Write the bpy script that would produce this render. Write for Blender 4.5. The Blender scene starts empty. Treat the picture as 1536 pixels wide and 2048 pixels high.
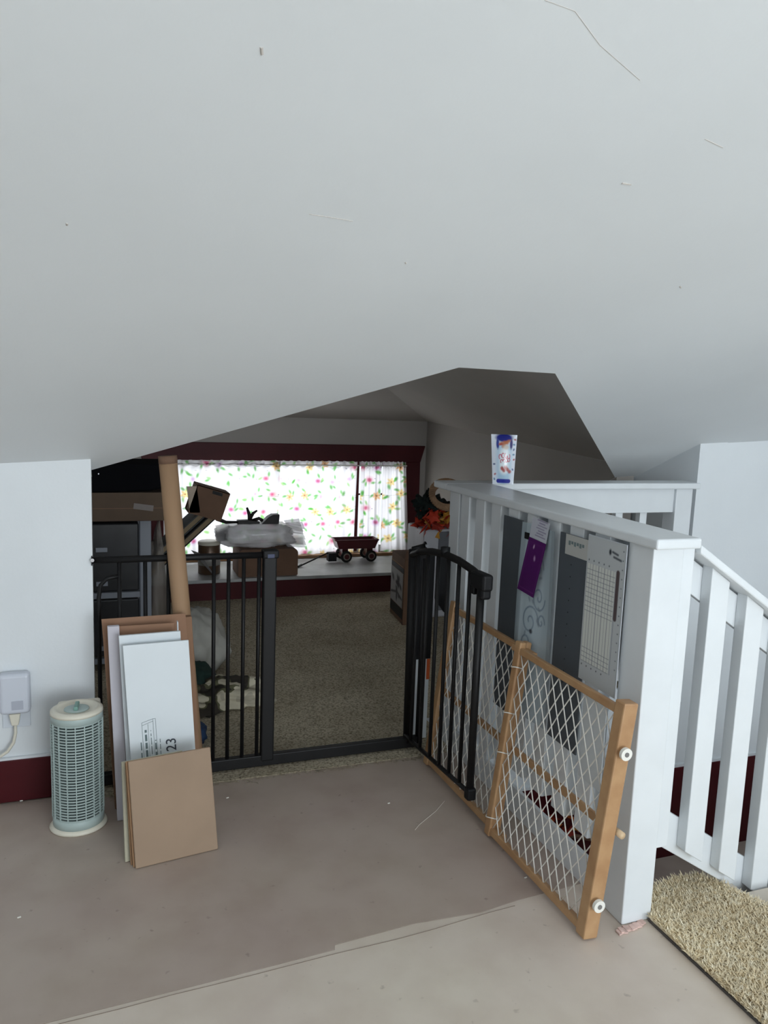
import bpy, bmesh, math, random
import numpy as np
from mathutils import Vector, Matrix, noise
random.seed(7); rng = np.random.default_rng(7)
C = bpy.context.scene.collection
SC = bpy.context.scene

# ------------------------------------------------------------------ camera
F = 1540.0; PITCH = math.radians(8.04); ROLL = math.radians(2.12); YAW = math.radians(20.0); H = 1.3
fw = Vector((math.sin(YAW)*math.cos(PITCH), math.cos(YAW)*math.cos(PITCH), -math.sin(PITCH)))
rt = Vector((math.cos(YAW), -math.sin(YAW), 0)); up = rt.cross(fw)
c_, s_ = math.cos(ROLL), math.sin(ROLL)
rt, up = c_*rt + s_*up, -s_*rt + c_*up
cd = bpy.data.cameras.new('camera'); cam = bpy.data.objects.new('camera', cd); C.objects.link(cam)
cd.sensor_fit = 'VERTICAL'; cd.sensor_height = 24.0; cd.lens = 24.0*F/2048.0; cd.clip_start = .02
cam.matrix_world = Matrix(((rt.x, up.x, -fw.x, 0), (rt.y, up.y, -fw.y, 0), (rt.z, up.z, -fw.z, H), (0, 0, 0, 1)))
SC.camera = cam
# ------------------------------------------------------------------ world, light, exposure
SC.view_settings.view_transform = 'Standard'; SC.view_settings.look = 'None'
SC.view_settings.gamma = 1; SC.view_settings.use_curve_mapping = False
SC.view_settings.exposure = 0.0
w = bpy.data.worlds.new('daylight'); SC.world = w; w.use_nodes = True
w.node_tree.nodes['Background'].inputs[0].default_value = (.86, .93, 1, 1)
w.node_tree.nodes['Background'].inputs[1].default_value = 1.2
SC.cycles.max_bounces = 10; SC.cycles.diffuse_bounces = 6; SC.cycles.sample_clamp_indirect = 6
SC.cycles.transparent_max_bounces = 12

def area(name, loc, direction, sx, sy, power, col):
    l = bpy.data.lights.new(name, 'AREA'); l.shape = 'RECTANGLE'; l.size = sx; l.size_y = sy
    l.energy = power; l.color = col
    o = bpy.data.objects.new(name, l); C.objects.link(o); o.location = loc
    o.rotation_euler = Vector(direction).to_track_quat('-Z', 'Y').to_euler()
    return o
area('window_daylight', (1.4, -3.05, 1.15), (0, 1, .12), 2.3, 1.7, 139, (.865, .945, 1))       # daylight through the window behind the camera
area('eave_window_daylight', (1.3, 5.78, .62), (0, -1, 0), 1.8, .75, 11.5, (.93, .97, 1))     # daylight through the low eave window

# ------------------------------------------------------------------ helpers
def lin(c):
    return tuple(((v/255)/12.92 if v/255 <= .04045 else ((v/255+.055)/1.055)**2.4) for v in c)
def mat(name, rgb, rough=.6, var=0., scale=8., bump=0., bscale=60., metal=0., rgb2=None, spec=.5, coords='Object', alpha=1., trans=0., detail=4.):
    m = bpy.data.materials.new(name); m.use_nodes = True; nt = m.node_tree; N = nt.nodes; L = nt.links
    b = N['Principled BSDF']; col = lin(rgb)
    b.inputs['Base Color'].default_value = (*col, 1); b.inputs['Roughness'].default_value = rough
    b.inputs['Metallic'].default_value = metal; b.inputs['Specular IOR Level'].default_value = spec
    b.inputs['Alpha'].default_value = alpha; b.inputs['Transmission Weight'].default_value = trans
    tc = N.new('ShaderNodeTexCoord')
    if var or rgb2:
        n = N.new('ShaderNodeTexNoise'); n.inputs['Scale'].default_value = scale; n.inputs['Detail'].default_value = detail
        L.new(tc.outputs[coords], n.inputs['Vector'])
        r = N.new('ShaderNodeValToRGB'); L.new(n.outputs['Fac'], r.inputs[0])
        c2 = lin(rgb2) if rgb2 else tuple(v*(1-var) for v in col)
        c1 = col if rgb2 else tuple(min(1, v*(1+var*.5)) for v in col)
        r.color_ramp.elements[0].position = .35; r.color_ramp.elements[1].position = .65
        r.color_ramp.elements[0].color = (*c2, 1); r.color_ramp.elements[1].color = (*c1, 1)
        L.new(r.outputs[0], b.inputs['Base Color'])
    if bump:
        n = N.new('ShaderNodeTexNoise'); n.inputs['Scale'].default_value = bscale; n.inputs['Detail'].default_value = 3
        L.new(tc.outputs[coords], n.inputs['Vector'])
        bp = N.new('ShaderNodeBump'); bp.inputs['Strength'].default_value = bump; bp.inputs['Distance'].default_value = .004
        L.new(n.outputs['Fac'], bp.inputs['Height']); L.new(bp.outputs[0], b.inputs['Normal'])
    return m
def mat_print(name, rough=.6, alpha=1., translucent=0., spec=.3):
    """colour of each printed spot comes from the mesh's own colour attribute"""
    m = bpy.data.materials.new(name); m.use_nodes = True; nt = m.node_tree; N = nt.nodes; L = nt.links
    b = N['Principled BSDF']; b.inputs['Roughness'].default_value = rough; b.inputs['Alpha'].default_value = alpha
    b.inputs['Specular IOR Level'].default_value = spec
    a = N.new('ShaderNodeAttribute'); a.attribute_name = 'print'; L.new(a.outputs['Color'], b.inputs['Base Color'])
    if translucent:
        t = N.new('ShaderNodeBsdfTranslucent'); L.new(a.outputs['Color'], t.inputs['Color'])
        x = N.new('ShaderNodeMixShader'); x.inputs[0].default_value = translucent
        L.new(b.outputs[0], x.inputs[1]); L.new(t.outputs[0], x.inputs[2]); L.new(x.outputs[0], N['Material Output'].inputs[0])
    return m
def thing(name, label, cat, loc=(0, 0, 0), group=None):
    o = bpy.data.objects.new(name, None); C.objects.link(o); o.location = loc; o.empty_display_size = .05
    o['label'] = label; o['category'] = cat
    if group: o['group'] = group
    return o
def worldloc(p):
    v = Vector((0, 0, 0))
    while p is not None: v += Vector(p.location); p = p.parent
    return v
class M:
    def __init__(s): s.v = []; s.f = []
    def add(s, vs, fs):
        n = len(s.v); s.v += [tuple(v) for v in vs]; s.f += [tuple(i+n for i in f) for f in fs]; return s
    def box(s, a, b):
        x0, y0, z0 = a; x1, y1, z1 = b
        return s.add([(x0,y0,z0),(x1,y0,z0),(x1,y1,z0),(x0,y1,z0),(x0,y0,z1),(x1,y0,z1),(x1,y1,z1),(x0,y1,z1)],
                     [(0,3,2,1),(4,5,6,7),(0,1,5,4),(1,2,6,5),(2,3,7,6),(3,0,4,7)])
    def obox(s, o, U, V, W):
        o, U, V, W = map(Vector, (o, U, V, W))
        return s.add([o, o+U, o+U+V, o+V, o+W, o+U+W, o+U+V+W, o+V+W],
                     [(0,3,2,1),(4,5,6,7),(0,1,5,4),(1,2,6,5),(2,3,7,6),(3,0,4,7)])
    def bar(s, p, q, w, d, side=(1, 0, 0)):
        """rectangular bar from p to q, w wide along side, d deep"""
        p, q = Vector(p), Vector(q); ax = (q-p).normalized(); sd = Vector(side); sd = (sd-ax*sd.dot(ax)).normalized(); t = ax.cross(sd)
        return s.obox(p-sd*w/2-t*d/2, sd*w, t*d, q-p)
    def prism(s, poly, vec):
        n = len(poly); vec = Vector(vec); P = [Vector(p) for p in poly]
        return s.add(P+[p+vec for p in P], [tuple(range(n))[::-1], tuple(range(n, 2*n))]+[(i, (i+1) % n, n+(i+1) % n, n+i) for i in range(n)])
    def tube(s, pts, r, seg=8, r2=None):
        pts = [Vector(p) for p in pts]; n = len(pts); base = len(s.v); up0 = None; vs = []; fs = []
        for i, p in enumerate(pts):
            t = (pts[min(i+1, n-1)]-pts[max(i-1, 0)]).normalized()
            if up0 is None: up0 = t.orthogonal().normalized()
            u = (up0-t*up0.dot(t)).normalized(); up0 = u; v = t.cross(u); rr = r if r2 is None else r+(r2-r)*i/(n-1)
            for k in range(seg):
                a = 2*math.pi*k/seg; vs.append(p+u*math.cos(a)*rr+v*math.sin(a)*rr)
        for i in range(n-1):
            for k in range(seg):
                k2 = (k+1) % seg; fs.append((i*seg+k, i*seg+k2, (i+1)*seg+k2, (i+1)*seg+k))
        fs.append(tuple(range(seg))[::-1]); fs.append(tuple(range((n-1)*seg, n*seg)))
        return s.add(vs, fs)
    def lathe(s, c, prof, seg=32, sx=1., sy=1., axis='z'):
        cx, cy, cz = c; vs = []; fs = []
        for r, z in prof:
            for k in range(seg):
                a = 2*math.pi*k/seg; x, y = r*sx*math.cos(a), r*sy*math.sin(a)
                vs.append({'z': (cx+x, cy+y, cz+z), 'y': (cx+x, cy+z, cz+y), 'x': (cx+z, cy+x, cz+y)}[axis])
        for i in range(len(prof)-1):
            for k in range(seg):
                k2 = (k+1) % seg; fs.append((i*seg+k, i*seg+k2, (i+1)*seg+k2, (i+1)*seg+k))
        fs.append(tuple(range(seg))[::-1]); fs.append(tuple(range((len(prof)-1)*seg, len(prof)*seg)))
        return s.add(vs, fs)
    def build(s, name, m, parent=None, bevel=0., smooth=False, label=None, cat=None, kind=None, group=None, segs=2, sub=0):
        bm = bmesh.new(); vs = [bm.verts.new(v) for v in s.v]
        for f in s.f:
            try: bm.faces.new([vs[i] for i in f])
            except ValueError: pass
        bmesh.ops.recalc_face_normals(bm, faces=bm.faces)
        if parent is not None: off = worldloc(parent)
        else:
            A = np.array(s.v); off = Vector(((A[:, 0].min()+A[:, 0].max())/2, (A[:, 1].min()+A[:, 1].max())/2, A[:, 2].min()))
        if kind == 'structure' and parent is None: off = Vector((0, 0, 0))
        bmesh.ops.translate(bm, verts=bm.verts, vec=-off)
        me = bpy.data.meshes.new(name); bm.to_mesh(me); bm.free()
        o = bpy.data.objects.new(name, me); C.objects.link(o); me.materials.append(m)
        if parent is not None: o.parent = parent
        else: o.location = off
        if smooth:
            for p in me.polygons: p.use_smooth = True
        if bevel:
            b = o.modifiers.new('bevel', 'BEVEL'); b.width = bevel; b.segments = segs; b.limit_method = 'ANGLE'; b.angle_limit = math.radians(35)
        if sub:
            b = o.modifiers.new('sub', 'SUBSURF'); b.levels = sub; b.render_levels = sub
        if label: o['label'] = label
        if cat: o['category'] = cat
        if kind: o['kind'] = kind
        if group: o['group'] = group
        return o
def sheet(name, origin, U, V, nx, ny, color, m, parent=None, disp=None, thick=0., **tags):
    """a flat printed sheet: grid over origin + u*U + v*V, colour from color(x, y) in metres"""
    o0, U, V = Vector(origin), Vector(U), Vector(V); W, Hh = U.length, V.length; n = U.cross(V).normalized()
    gx, gy = np.meshgrid(np.linspace(0, 1, nx), np.linspace(0, 1, ny)); gx = gx.ravel(); gy = gy.ravel()
    P = np.array(o0)[None]+gx[:, None]*np.array(U)[None]+gy[:, None]*np.array(V)[None]
    if disp is not None: P = P+disp(gx*W, gy*Hh)
    off = worldloc(parent) if parent is not None else Vector(P.mean(0)); P = P-np.array(off)
    idx = np.arange(nx*ny).reshape(ny, nx)
    fs = np.stack([idx[:-1, :-1], idx[:-1, 1:], idx[1:, 1:], idx[1:, :-1]], -1).reshape(-1, 4)
    me = bpy.data.meshes.new(name); me.from_pydata(P.tolist(), [], fs.tolist()); me.update()
    col = color(gx*W, gy*Hh); a = me.color_attributes.new('print', 'FLOAT_COLOR', 'POINT')
    a.data.foreach_set('color', np.concatenate([np.clip(col, 0, 1), np.ones((len(col), 1))], 1).astype(np.float32).ravel())
    for p in me.polygons: p.use_smooth = True
    o = bpy.data.objects.new(name, me); C.objects.link(o); me.materials.append(m)
    if parent is not None: o.parent = parent
    else: o.location = off
    if thick:
        s = o.modifiers.new('thick', 'SOLIDIFY'); s.thickness = thick; s.offset = 0
    for k, v in tags.items(): o[{'cat': 'category'}.get(k, k)] = v
    return o
def stamp(col, x, y, cx, cy, rx, ry, ang, rgb, soft=.35, amt=1.):
    c, s = math.cos(ang), math.sin(ang); dx, dy = x-cx, y-cy
    d = np.sqrt(((dx*c+dy*s)/rx)**2+((-dx*s+dy*c)/ry)**2)
    w = np.clip((1+soft-d)/(2*soft), 0, 1)[:, None]*amt
    col[:] = col*(1-w)+np.array(lin(rgb))[None]*w
def stroke(col, x, y, pts, r, rgb, amt=1., soft=.5):
    d = np.full(len(x), 9.)
    for (x0, y0), (x1, y1) in zip(pts[:-1], pts[1:]):
        L2 = (x1-x0)**2+(y1-y0)**2+1e-12; t = np.clip(((x-x0)*(x1-x0)+(y-y0)*(y1-y0))/L2, 0, 1)
        d = np.minimum(d, np.hypot(x-x0-t*(x1-x0), y-y0-t*(y1-y0)))
    w = np.clip((1+soft-d/r)/(2*soft), 0, 1)[:, None]*amt
    col[:] = col*(1-w)+np.array(lin(rgb))[None]*w
def text(name, body, size, origin, U, V, m, parent, depth=.0006):
    cu = bpy.data.curves.new('lettering', 'FONT'); cu.body = body; cu.size = size; cu.extrude = depth
    t = bpy.data.objects.new('lettering', cu); C.objects.link(t); bpy.context.view_layer.update()
    me = bpy.data.meshes.new_from_object(t.evaluated_get(bpy.context.evaluated_depsgraph_get()))
    bpy.data.objects.remove(t); bpy.data.curves.remove(cu)
    U, V = Vector(U).normalized(), Vector(V).normalized(); Wn = U.cross(V)
    off = Vector(origin)-worldloc(parent)
    me.transform(Matrix(((U.x, V.x, Wn.x, off.x), (U.y, V.y, Wn.y, off.y), (U.z, V.z, Wn.z, off.z), (0, 0, 0, 1))))
    me.materials.clear(); me.materials.append(m)
    o = bpy.data.objects.new(name, me); C.objects.link(o); o.parent = parent
    return o
def blob(name, c, r, m, parent=None, amp=.25, freq=6., seg=40, flat=None, seed=0, power=1., **kw):
    """crumpled lump: ellipsoid with folds"""
    me = M(); vs = []; fs = []; nr = seg//2
    for i in range(nr+1):
        ph = math.pi*i/nr
        for k in range(seg):
            a = 2*math.pi*k/seg; d = Vector((math.sin(ph)*math.cos(a), math.sin(ph)*math.sin(a), math.cos(ph)))
            e = Vector([math.copysign(abs(q)**power, q) for q in d])
            n1 = noise.noise(d*freq*.35+Vector((seed, 3, 1))); n2 = abs(noise.noise(d*freq+Vector((seed, 7, 5))))
            s = 1+amp*n1+amp*.55*(n2-.25)
            p = Vector((c[0]+e.x*r[0]*s, c[1]+e.y*r[1]*s, c[2]+e.z*r[2]*s))
            if flat is not None: p.z = max(p.z, flat)
            vs.append(p)
    for i in range(nr):
        for k in range(seg):
            k2 = (k+1) % seg; fs.append((i*seg+k, i*seg+k2, (i+1)*seg+k2, (i+1)*seg+k))
    me.add(vs, fs)
    return me.build(name, m, parent, smooth=True, **kw)

# ------------------------------------------------------------------ materials
WALL = mat('white_wall_paint', (226, 230, 233), .55, var=.03, scale=3, bump=.08, bscale=90)
CEIL = mat('ceiling_paint', (226, 230, 232), .6, var=.035, scale=1.3, bump=.07, bscale=70)
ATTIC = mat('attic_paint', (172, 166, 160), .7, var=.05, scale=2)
TRIMW = mat('white_gloss_paint', (224, 228, 231), .32, var=.03, scale=9, bump=.05, bscale=40)
MAROON = mat('maroon_paint', (72, 14, 21), .5, spec=.25, var=.12, scale=5, bump=.05)
BLACK = mat('black_powder_coat', (20, 19, 20), .5, spec=.3)
BLACKP = mat('black_plastic', (15, 15, 18), .55, spec=.3)
WOOD = mat('varnished_beech', (186, 148, 108), .45, rgb2=(168, 128, 90), scale=14, detail=6)
WHITEP = mat('white_plastic', (236, 234, 226), .4)
CORD = mat('white_mesh_cord', (230, 226, 218), .5)
CARD = mat('cardboard', (158, 122, 90), .8, var=.1, scale=12, bump=.06)
CARD2 = mat('tan_hardboard', (158, 134, 112), .75, var=.07, scale=6)
CARDD = mat('brown_cardboard', (116, 88, 70), .85, var=.1, scale=9)
TUBE = mat('kraft_tube', (158, 126, 96), .7, var=.06, scale=5)
WBOARD = mat('white_board', (222, 228, 232), .5, var=.02)
WEDGE = mat('white_board_edge', (196, 192, 200), .6)
CREAM = mat('cream_board', (186, 180, 158), .7)
SAGE = mat('sage_plastic', (172, 187, 184), .45)
SAGED = mat('sage_knob', (120, 158, 148), .4)
OFFW = mat('aged_white_plastic', (222, 216, 200), .4)
DARK = mat('dark_cavity', (38, 50, 50), .8)
GREYB = mat('grey_mat_board', (74, 80, 86), .55, var=.06, scale=5)
SILL = mat('sill_paint', (190, 192, 192), .45, var=.1, scale=4, rgb2=(150, 150, 148))
CHROME = mat('steel', (190, 190, 195), .25, metal=1)
PRINT = mat_print('printed_card', .55)
INK = mat('ink', (60, 64, 74), .7); INKL = mat('pale_ink', (104, 120, 122), .7)

def carpet_mat(name, a, b, c, sc):
    m = bpy.data.materials.new(name); m.use_nodes = True; nt = m.node_tree; N = nt.nodes; L = nt.links
    bs = N['Principled BSDF']; bs.inputs['Roughness'].default_value = .95; bs.inputs['Specular IOR Level'].default_value = .1
    tc = N.new('ShaderNodeTexCoord')
    n1 = N.new('ShaderNodeTexNoise'); n1.inputs['Scale'].default_value = sc; n1.inputs['Detail'].default_value = 5; n1.inputs['Roughness'].default_value = .7
    n2 = N.new('ShaderNodeTexNoise'); n2.inputs['Scale'].default_value = 3; n2.inputs['Detail'].default_value = 3
    L.new(tc.outputs['Object'], n1.inputs['Vector']); L.new(tc.outputs['Object'], n2.inputs['Vector'])
    r = N.new('ShaderNodeValToRGB'); e = r.color_ramp.elements; e[0].position = .36; e[1].position = .5; e[0].color = (*lin(c), 1); e[1].color = (*lin(a), 1)
    e2 = e.new(.62); e2.color = (*lin(b), 1); L.new(n1.outputs['Fac'], r.inputs[0])
    mx = N.new('ShaderNodeMix'); mx.data_type = 'RGBA'; mx.blend_type = 'MULTIPLY'; mx.inputs['Factor'].default_value = 1
    r2 = N.new('ShaderNodeValToRGB'); r2.color_ramp.elements[0].position = .3; r2.color_ramp.elements[1].position = .7
    r2.color_ramp.elements[0].color = (.78, .75, .72, 1); r2.color_ramp.elements[1].color = (1, 1, 1, 1); L.new(n2.outputs['Fac'], r2.inputs[0])
    L.new(r.outputs[0], mx.inputs[6]); L.new(r2.outputs[0], mx.inputs[7]); L.new(mx.outputs[2], bs.inputs['Base Color'])
    bp = N.new('ShaderNodeBump'); bp.inputs['Strength'].default_value = .9; bp.inputs['Distance'].default_value = .006
    L.new(n1.outputs['Fac'], bp.inputs['Height']); L.new(bp.outputs[0], bs.inputs['Normal'])
    return m
CARPET = carpet_mat("attic_carpet", (192, 182, 160), (214, 203, 180), (122, 112, 96), 120)

def floor_mat(name, base, worn, stain):
    m = bpy.data.materials.new(name); m.use_nodes = True; nt = m.node_tree; N = nt.nodes; L = nt.links
    bs = N['Principled BSDF']; bs.inputs['Roughness'].default_value = .5; tc = N.new('ShaderNodeTexCoord')
    def ramp(scale, lo, hi, c0, c1, det=4):
        n = N.new('ShaderNodeTexNoise'); n.inputs['Scale'].default_value = scale; n.inputs['Detail'].default_value = det
        L.new(tc.outputs['Object'], n.inputs['Vector']); r = N.new('ShaderNodeValToRGB')
        r.color_ramp.elements[0].position = lo; r.color_ramp.elements[1].position = hi
        r.color_ramp.elements[0].color = c0; r.color_ramp.elements[1].color = c1; L.new(n.outputs['Fac'], r.inputs[0]); return r, n
    a, _ = ramp(2.2, .35, .68, (*lin(base), 1), (*lin(worn), 1), 5)
    b, _ = ramp(38, .2, .31, (*[v*.55 for v in lin(stain)], 1), (1, 1, 1, 1), 2)
    c, nn = ramp(7, .3, .6, (.9, .88, .86, 1), (1, 1, 1, 1), 6)
    m1 = N.new('ShaderNodeMix'); m1.data_type = 'RGBA'; m1.blend_type = 'MULTIPLY'; m1.inputs['Factor'].default_value = .38
    m2 = N.new('ShaderNodeMix'); m2.data_type = 'RGBA'; m2.blend_type = 'MULTIPLY'; m2.inputs['Factor'].default_value = 1
    L.new(a.outputs[0], m1.inputs[6]); L.new(b.outputs[0], m1.inputs[7]); L.new(m1.outputs[2], m2.inputs[6]); L.new(c.outputs[0], m2.inputs[7])
    L.new(m2.outputs[2], bs.inputs['Base Color'])
    bp = N.new('ShaderNodeBump'); bp.inputs['Strength'].default_value = .15; bp.inputs['Distance'].default_value = .004
    L.new(nn.outputs['Fac'], bp.inputs['Height']); L.new(bp.outputs[0], bs.inputs['Normal'])
    return m
FLOORD = floor_mat('brown_floor_paint', (173, 156, 146), (183, 169, 156), (140, 118, 106))
FLOORL = floor_mat('worn_light_floor_paint', (210, 196, 184), (216, 205, 190), (156, 132, 118))

# ------------------------------------------------------------------ room shell
a0, ax, ay = 2.2332, .05955, -.44387                       # main sloping ceiling: z = a0 + ax*x + ay*y
def Az(x, y): return a0+ax*x+ay*y
E1, E2, E3, E4 = (-.045, 2.657), (.93, 1.988), (1.268, 2.032), (2.325, 3.127)
def P3(p): return (p[0], p[1], Az(*p))
XL, XR, YB = -2.2, 3.6, -2.8
m = M()
ridge = .1
pts = [P3(E1), P3(E2), P3(E3), P3(E4), P3((2.325, 3.7)), P3((XR, 3.7)), P3((XR, ridge)), P3((XL, ridge)), P3((XL, 2.72)), P3((-.045, 2.72))]
cen = (.9, .6, Az(.9, .6))
# sliced into convex pieces
q = [P3((XL, ridge)), P3((E2[0], ridge)), P3(E2), P3(E1), P3((-.045, 2.72)), P3((XL, 2.72))]; m.add(q, [tuple(range(6))])
q = [P3((E2[0], ridge)), P3((E3[0], ridge)), P3(E3), P3(E2)]; m.add(q, [(0, 1, 2, 3)])
q = [P3((E3[0], ridge)), P3((XR, ridge)), P3((XR, 3.7)), P3((2.325, 3.7)), P3(E4), P3(E3)]; m.add(q, [tuple(range(6))])
for p, qq in ((E1, E2), (E2, E3), (E3, E4)):                # the thickness of the cut edge, rising to the dormer ceiling
    a, b = P3(p), P3(qq); m.add([a, b, (b[0], b[1], 2.9), (a[0], a[1], 2.9)], [(0, 1, 2, 3)])
# flat strip of ceiling over the camera and the other slope behind
m.add([P3((XL, ridge)), P3((XR, ridge)), (XR, -.9, Az(XR, ridge)), (XL, -.9, Az(XL, ridge))], [(0, 1, 2, 3)])
m.add([(XL, -.9, Az(XL, ridge)), (XR, -.9, Az(XR, ridge)), (XR, YB, Az(XR, ridge)), (XL, YB, Az(XL, ridge))], [(0, 1, 2, 3)])
ceil = m.build('ceiling', CEIL, kind='structure')
# scuffs on the slope
SC1 = mat('scuff', (196, 190, 184), .8)
def ray(px, py): return rt*(px-768)/F-up*(py-1024)/F+fw
def onA(px, py):
    d = ray(px, py); t = (a0-H)/(d.z-ax*d.x-ay*d.y); return Vector((0, 0, H))+d*t
for pp, r in (([(523, 94), (524, 108)], .0022), ([(1244, 366), (1262, 369)], .0018), ([(1410, 278), (1446, 295)], .0007), ([(618, 428), (652, 433), (706, 442)], .0007),
              ([(1090, 0), (1150, 22), (1200, 90), (1280, 160)], .0004), ([(134, 446), (134, 450)], .002), ([(811, 524), (812, 527)], .0015), ([(1360, 572), (1362, 575)], .002)):
    nn = Vector((ax, ay, -1)).normalized()
    M().tube([onA(*p)+nn*.0003 for p in pp], r, 5).build('scuff_mark', SC1, ceil)
# dormer ceiling planes (B rises from the far wall, D falls to the right wall)
K = Vector((2.33, 5.5, 1.173)); d = ray(782, 783); t = 4.9/d.y; K2 = Vector((0, 0, H))+d*t; R_ = Vector((2.33, 3.265, 1.058))
Kx = K+(K2-K)*2.9/.6*.62; Rx = R_+(R_-K)*.55
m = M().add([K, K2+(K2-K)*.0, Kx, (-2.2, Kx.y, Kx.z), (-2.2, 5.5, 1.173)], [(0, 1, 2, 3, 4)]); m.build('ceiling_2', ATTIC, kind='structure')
nrm = (K2-K).cross(R_-K)
def Dz(x, y): return K.z-(nrm.x*(x-K.x)+nrm.y*(y-K.y))/nrm.z
q = [K, Kx, Vector((.75, 2.12, Dz(.75, 2.12))), Vector((1.30, 2.12, Dz(1.30, 2.12))), Vector((2.33, 3.12, Dz(2.33, 3.12)))]
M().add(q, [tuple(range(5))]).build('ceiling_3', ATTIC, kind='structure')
M().box((XL-.1, 1.6, 2.88), (XR+.1, 5.6, 2.92)).build('sky_blocker', ATTIC, kind='structure')  # unseen slab added above the dormer to keep sky light from leaking in
# walls
m = M().box((XL, 2.56, 0), (-.045, 2.66, 1.0)); m.prism([(XL, 2.56, 1.0), (-.045, 2.56, 1.0), (-.045, 2.56, Az(-.045, 2.56)+.003), (XL, 2.56, Az(XL, 2.56)+.003)], (0, .1, 0))
m.build('wall_left', WALL, kind='structure')
M().box((XL, 2.546, 0), (-.045, 2.56, .14)).build('baseboard_left', MAROON, kind='structure', bevel=.003)
M().box((XL, 2.549, .14), (-.045, 2.56, .148)).build('trim_1', WALL, kind='structure')
# right-hand stair wall
m = M().prism([(2.45, 2.72, -1.3), (XR, 2.72, -1.3), (XR, 2.72, Az(XR, 2.72)+.004), (2.45, 2.72, Az(2.45, 2.72)+.004)], (0, .1, 0))
m.prism([(2.45, 2.82, -.2), (2.45, 3.7, -.2), (2.45, 3.7, Az(2.45, 3.7)+.004), (2.45, 2.82, Az(2.45, 2.82)+.004)], (.1, 0, 0))
m.build('wall_right', WALL, kind='structure')
M().prism([(2.45, 2.713, -.3), (2.60, 2.713, -.3), (2.60, 2.713, Az(2.6, 2.713)), (2.45, 2.713, Az(2.45, 2.713))], (0, .007, 0)).build('trim_2', WALL, kind='structure')
M().box((1.24, 2.72, -1.3), (2.45, 2.82, -.12)).build('wall_stairwell', WALL, kind='structure')
M().box((1.24, 2.704, -.775), (XR, 2.72, -.33)).build('baseboard_right', MAROON, kind='structure', bevel=.003)
M().box((1.24, 2.708, -.33), (XR, 2.72, -.318)).build('trim_3', TRIMW, kind='structure')
# dormer walls
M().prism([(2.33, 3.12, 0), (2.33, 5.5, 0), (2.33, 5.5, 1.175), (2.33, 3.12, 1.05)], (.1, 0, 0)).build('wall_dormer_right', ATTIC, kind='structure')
m = M(); W0, W1, Z0, Z1 = .36, 2.17, .175, .86
m.box((-2.2, 5.5, -.1), (W0, 5.6, 1.175)); m.box((W1, 5.5, -.1), (2.45, 5.6, 1.175)); m.box((W0, 5.5, -.1), (W1, 5.6, Z0)); m.box((W0, 5.5, Z1), (W1, 5.6, 1.175))
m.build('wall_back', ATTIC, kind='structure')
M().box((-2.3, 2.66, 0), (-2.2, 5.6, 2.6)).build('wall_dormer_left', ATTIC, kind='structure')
# shell behind the camera with its daylight window
m = M(); zt = 2.3
m.box((XL, YB-.1, 0), (.25, YB, zt)); m.box((2.55, YB-.1, 0), (XR, YB, zt)); m.box((.25, YB-.1, 0), (2.55, YB, .3)); m.box((.25, YB-.1, 2.0), (2.55, YB, zt+.3))
m.build('wall_behind', WALL, kind='structure')
M().box((XL-.1, YB, 0), (XL, 2.66, 2.6)).build('wall_west', WALL, kind='structure')
M().box((XR, YB, -1.3), (XR+.1, 3.7, 2.8)).build('wall_east', WALL, kind='structure')
wf = bpy.data.objects.new('window_2', None); C.objects.link(wf); wf['kind'] = 'structure'
m = M(); m.box((.25, YB-.08, .3), (.3, YB-.02, 2.0)); m.box((2.5, YB-.08, .3), (2.55, YB-.02, 2.0)); m.box((.25, YB-.08, .3), (2.55, YB-.02, .35)); m.box((.25, YB-.08, 1.95), (2.55, YB-.02, 2.0)); m.box((1.38, YB-.08, .3), (1.42, YB-.02, 2.0))
m.build('window_frame', TRIMW, wf)
# floors
fl = M().box((XL, YB, -.12), (1.24, 2.60, -.004)).box((1.24, YB, -.12), (XR, 1.49, -.004)).box((1.24, 1.49, -.12), (1.64, 1.575, -.004)).build('floor', FLOORD, kind='structure')
edge = [(XL, 1.545), (-.15, 1.572), (.18, 1.588), (.50, 1.606), (.505, 1.622), (.72, 1.638), (.9, 1.628), (1.02, 1.645), (1.24, 1.66)]
M().prism([(x, y, -.004) for x, y in edge]+[(1.24, 2.5, -.004), (XL, 2.56, -.004)], (0, 0, .0042)).build('floor_panel', FLOORD, fl)
M().prism([(XL, YB, -.004), (XR, YB, -.004), (XR, 1.49, -.004), (1.64, 1.49, -.004), (1.64, 1.575, -.004), (1.24, 1.575, -.004)]+[(x, y-.0015, -.004) for x, y in edge[::-1]], (0, 0, .0036)).build('floor_panel', FLOORL, fl)
# the board joint running just in front of that paint edge
jm = mat('joint_dirt', (132, 118, 106), .9)
jp = [(-.4, 1.545), (-.1, 1.566), (.12, 1.578), (.3, 1.585), (.50, 1.596), (.66, 1.6), (.85, 1.617), (1.0, 1.629)]
for i in range(len(jp)-1):
    (x0, y0), (x1, y1) = jp[i], jp[i+1]
    if random.random() < .85: M().tube([(x0, y0-.004, -.0001), ((x0+x1)/2, (y0+y1)/2-.004+random.uniform(-.002, .002), -.0001), (x1, y1-.004, -.0001)], .0009, 5).build('joint', jm, fl)
m = M().box((XL, 2.60, -.12), (1.24, 5.5, .003)).box((-.045, 2.50, -.12), (1.24, 2.6, .003)).box((1.24, 2.82, -.12), (2.33, 5.5, .003))
m.build('floor_carpet', CARPET, kind='structure')
M().box((1.24, 2.68, -.12), (2.45, 2.82, 0)).build('floor_edge', TRIMW, kind='structure')
m = M().box((1.14, 1.6, -1.3), (1.24, 2.72, -.12)); m.box((1.24, 1.48, -1.3), (1.64, 1.49, -.12)).box((1.24, 1.565, -1.3), (1.64, 1.575, -.12)); m.build('wall_stair_side', WALL, kind='structure')
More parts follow.
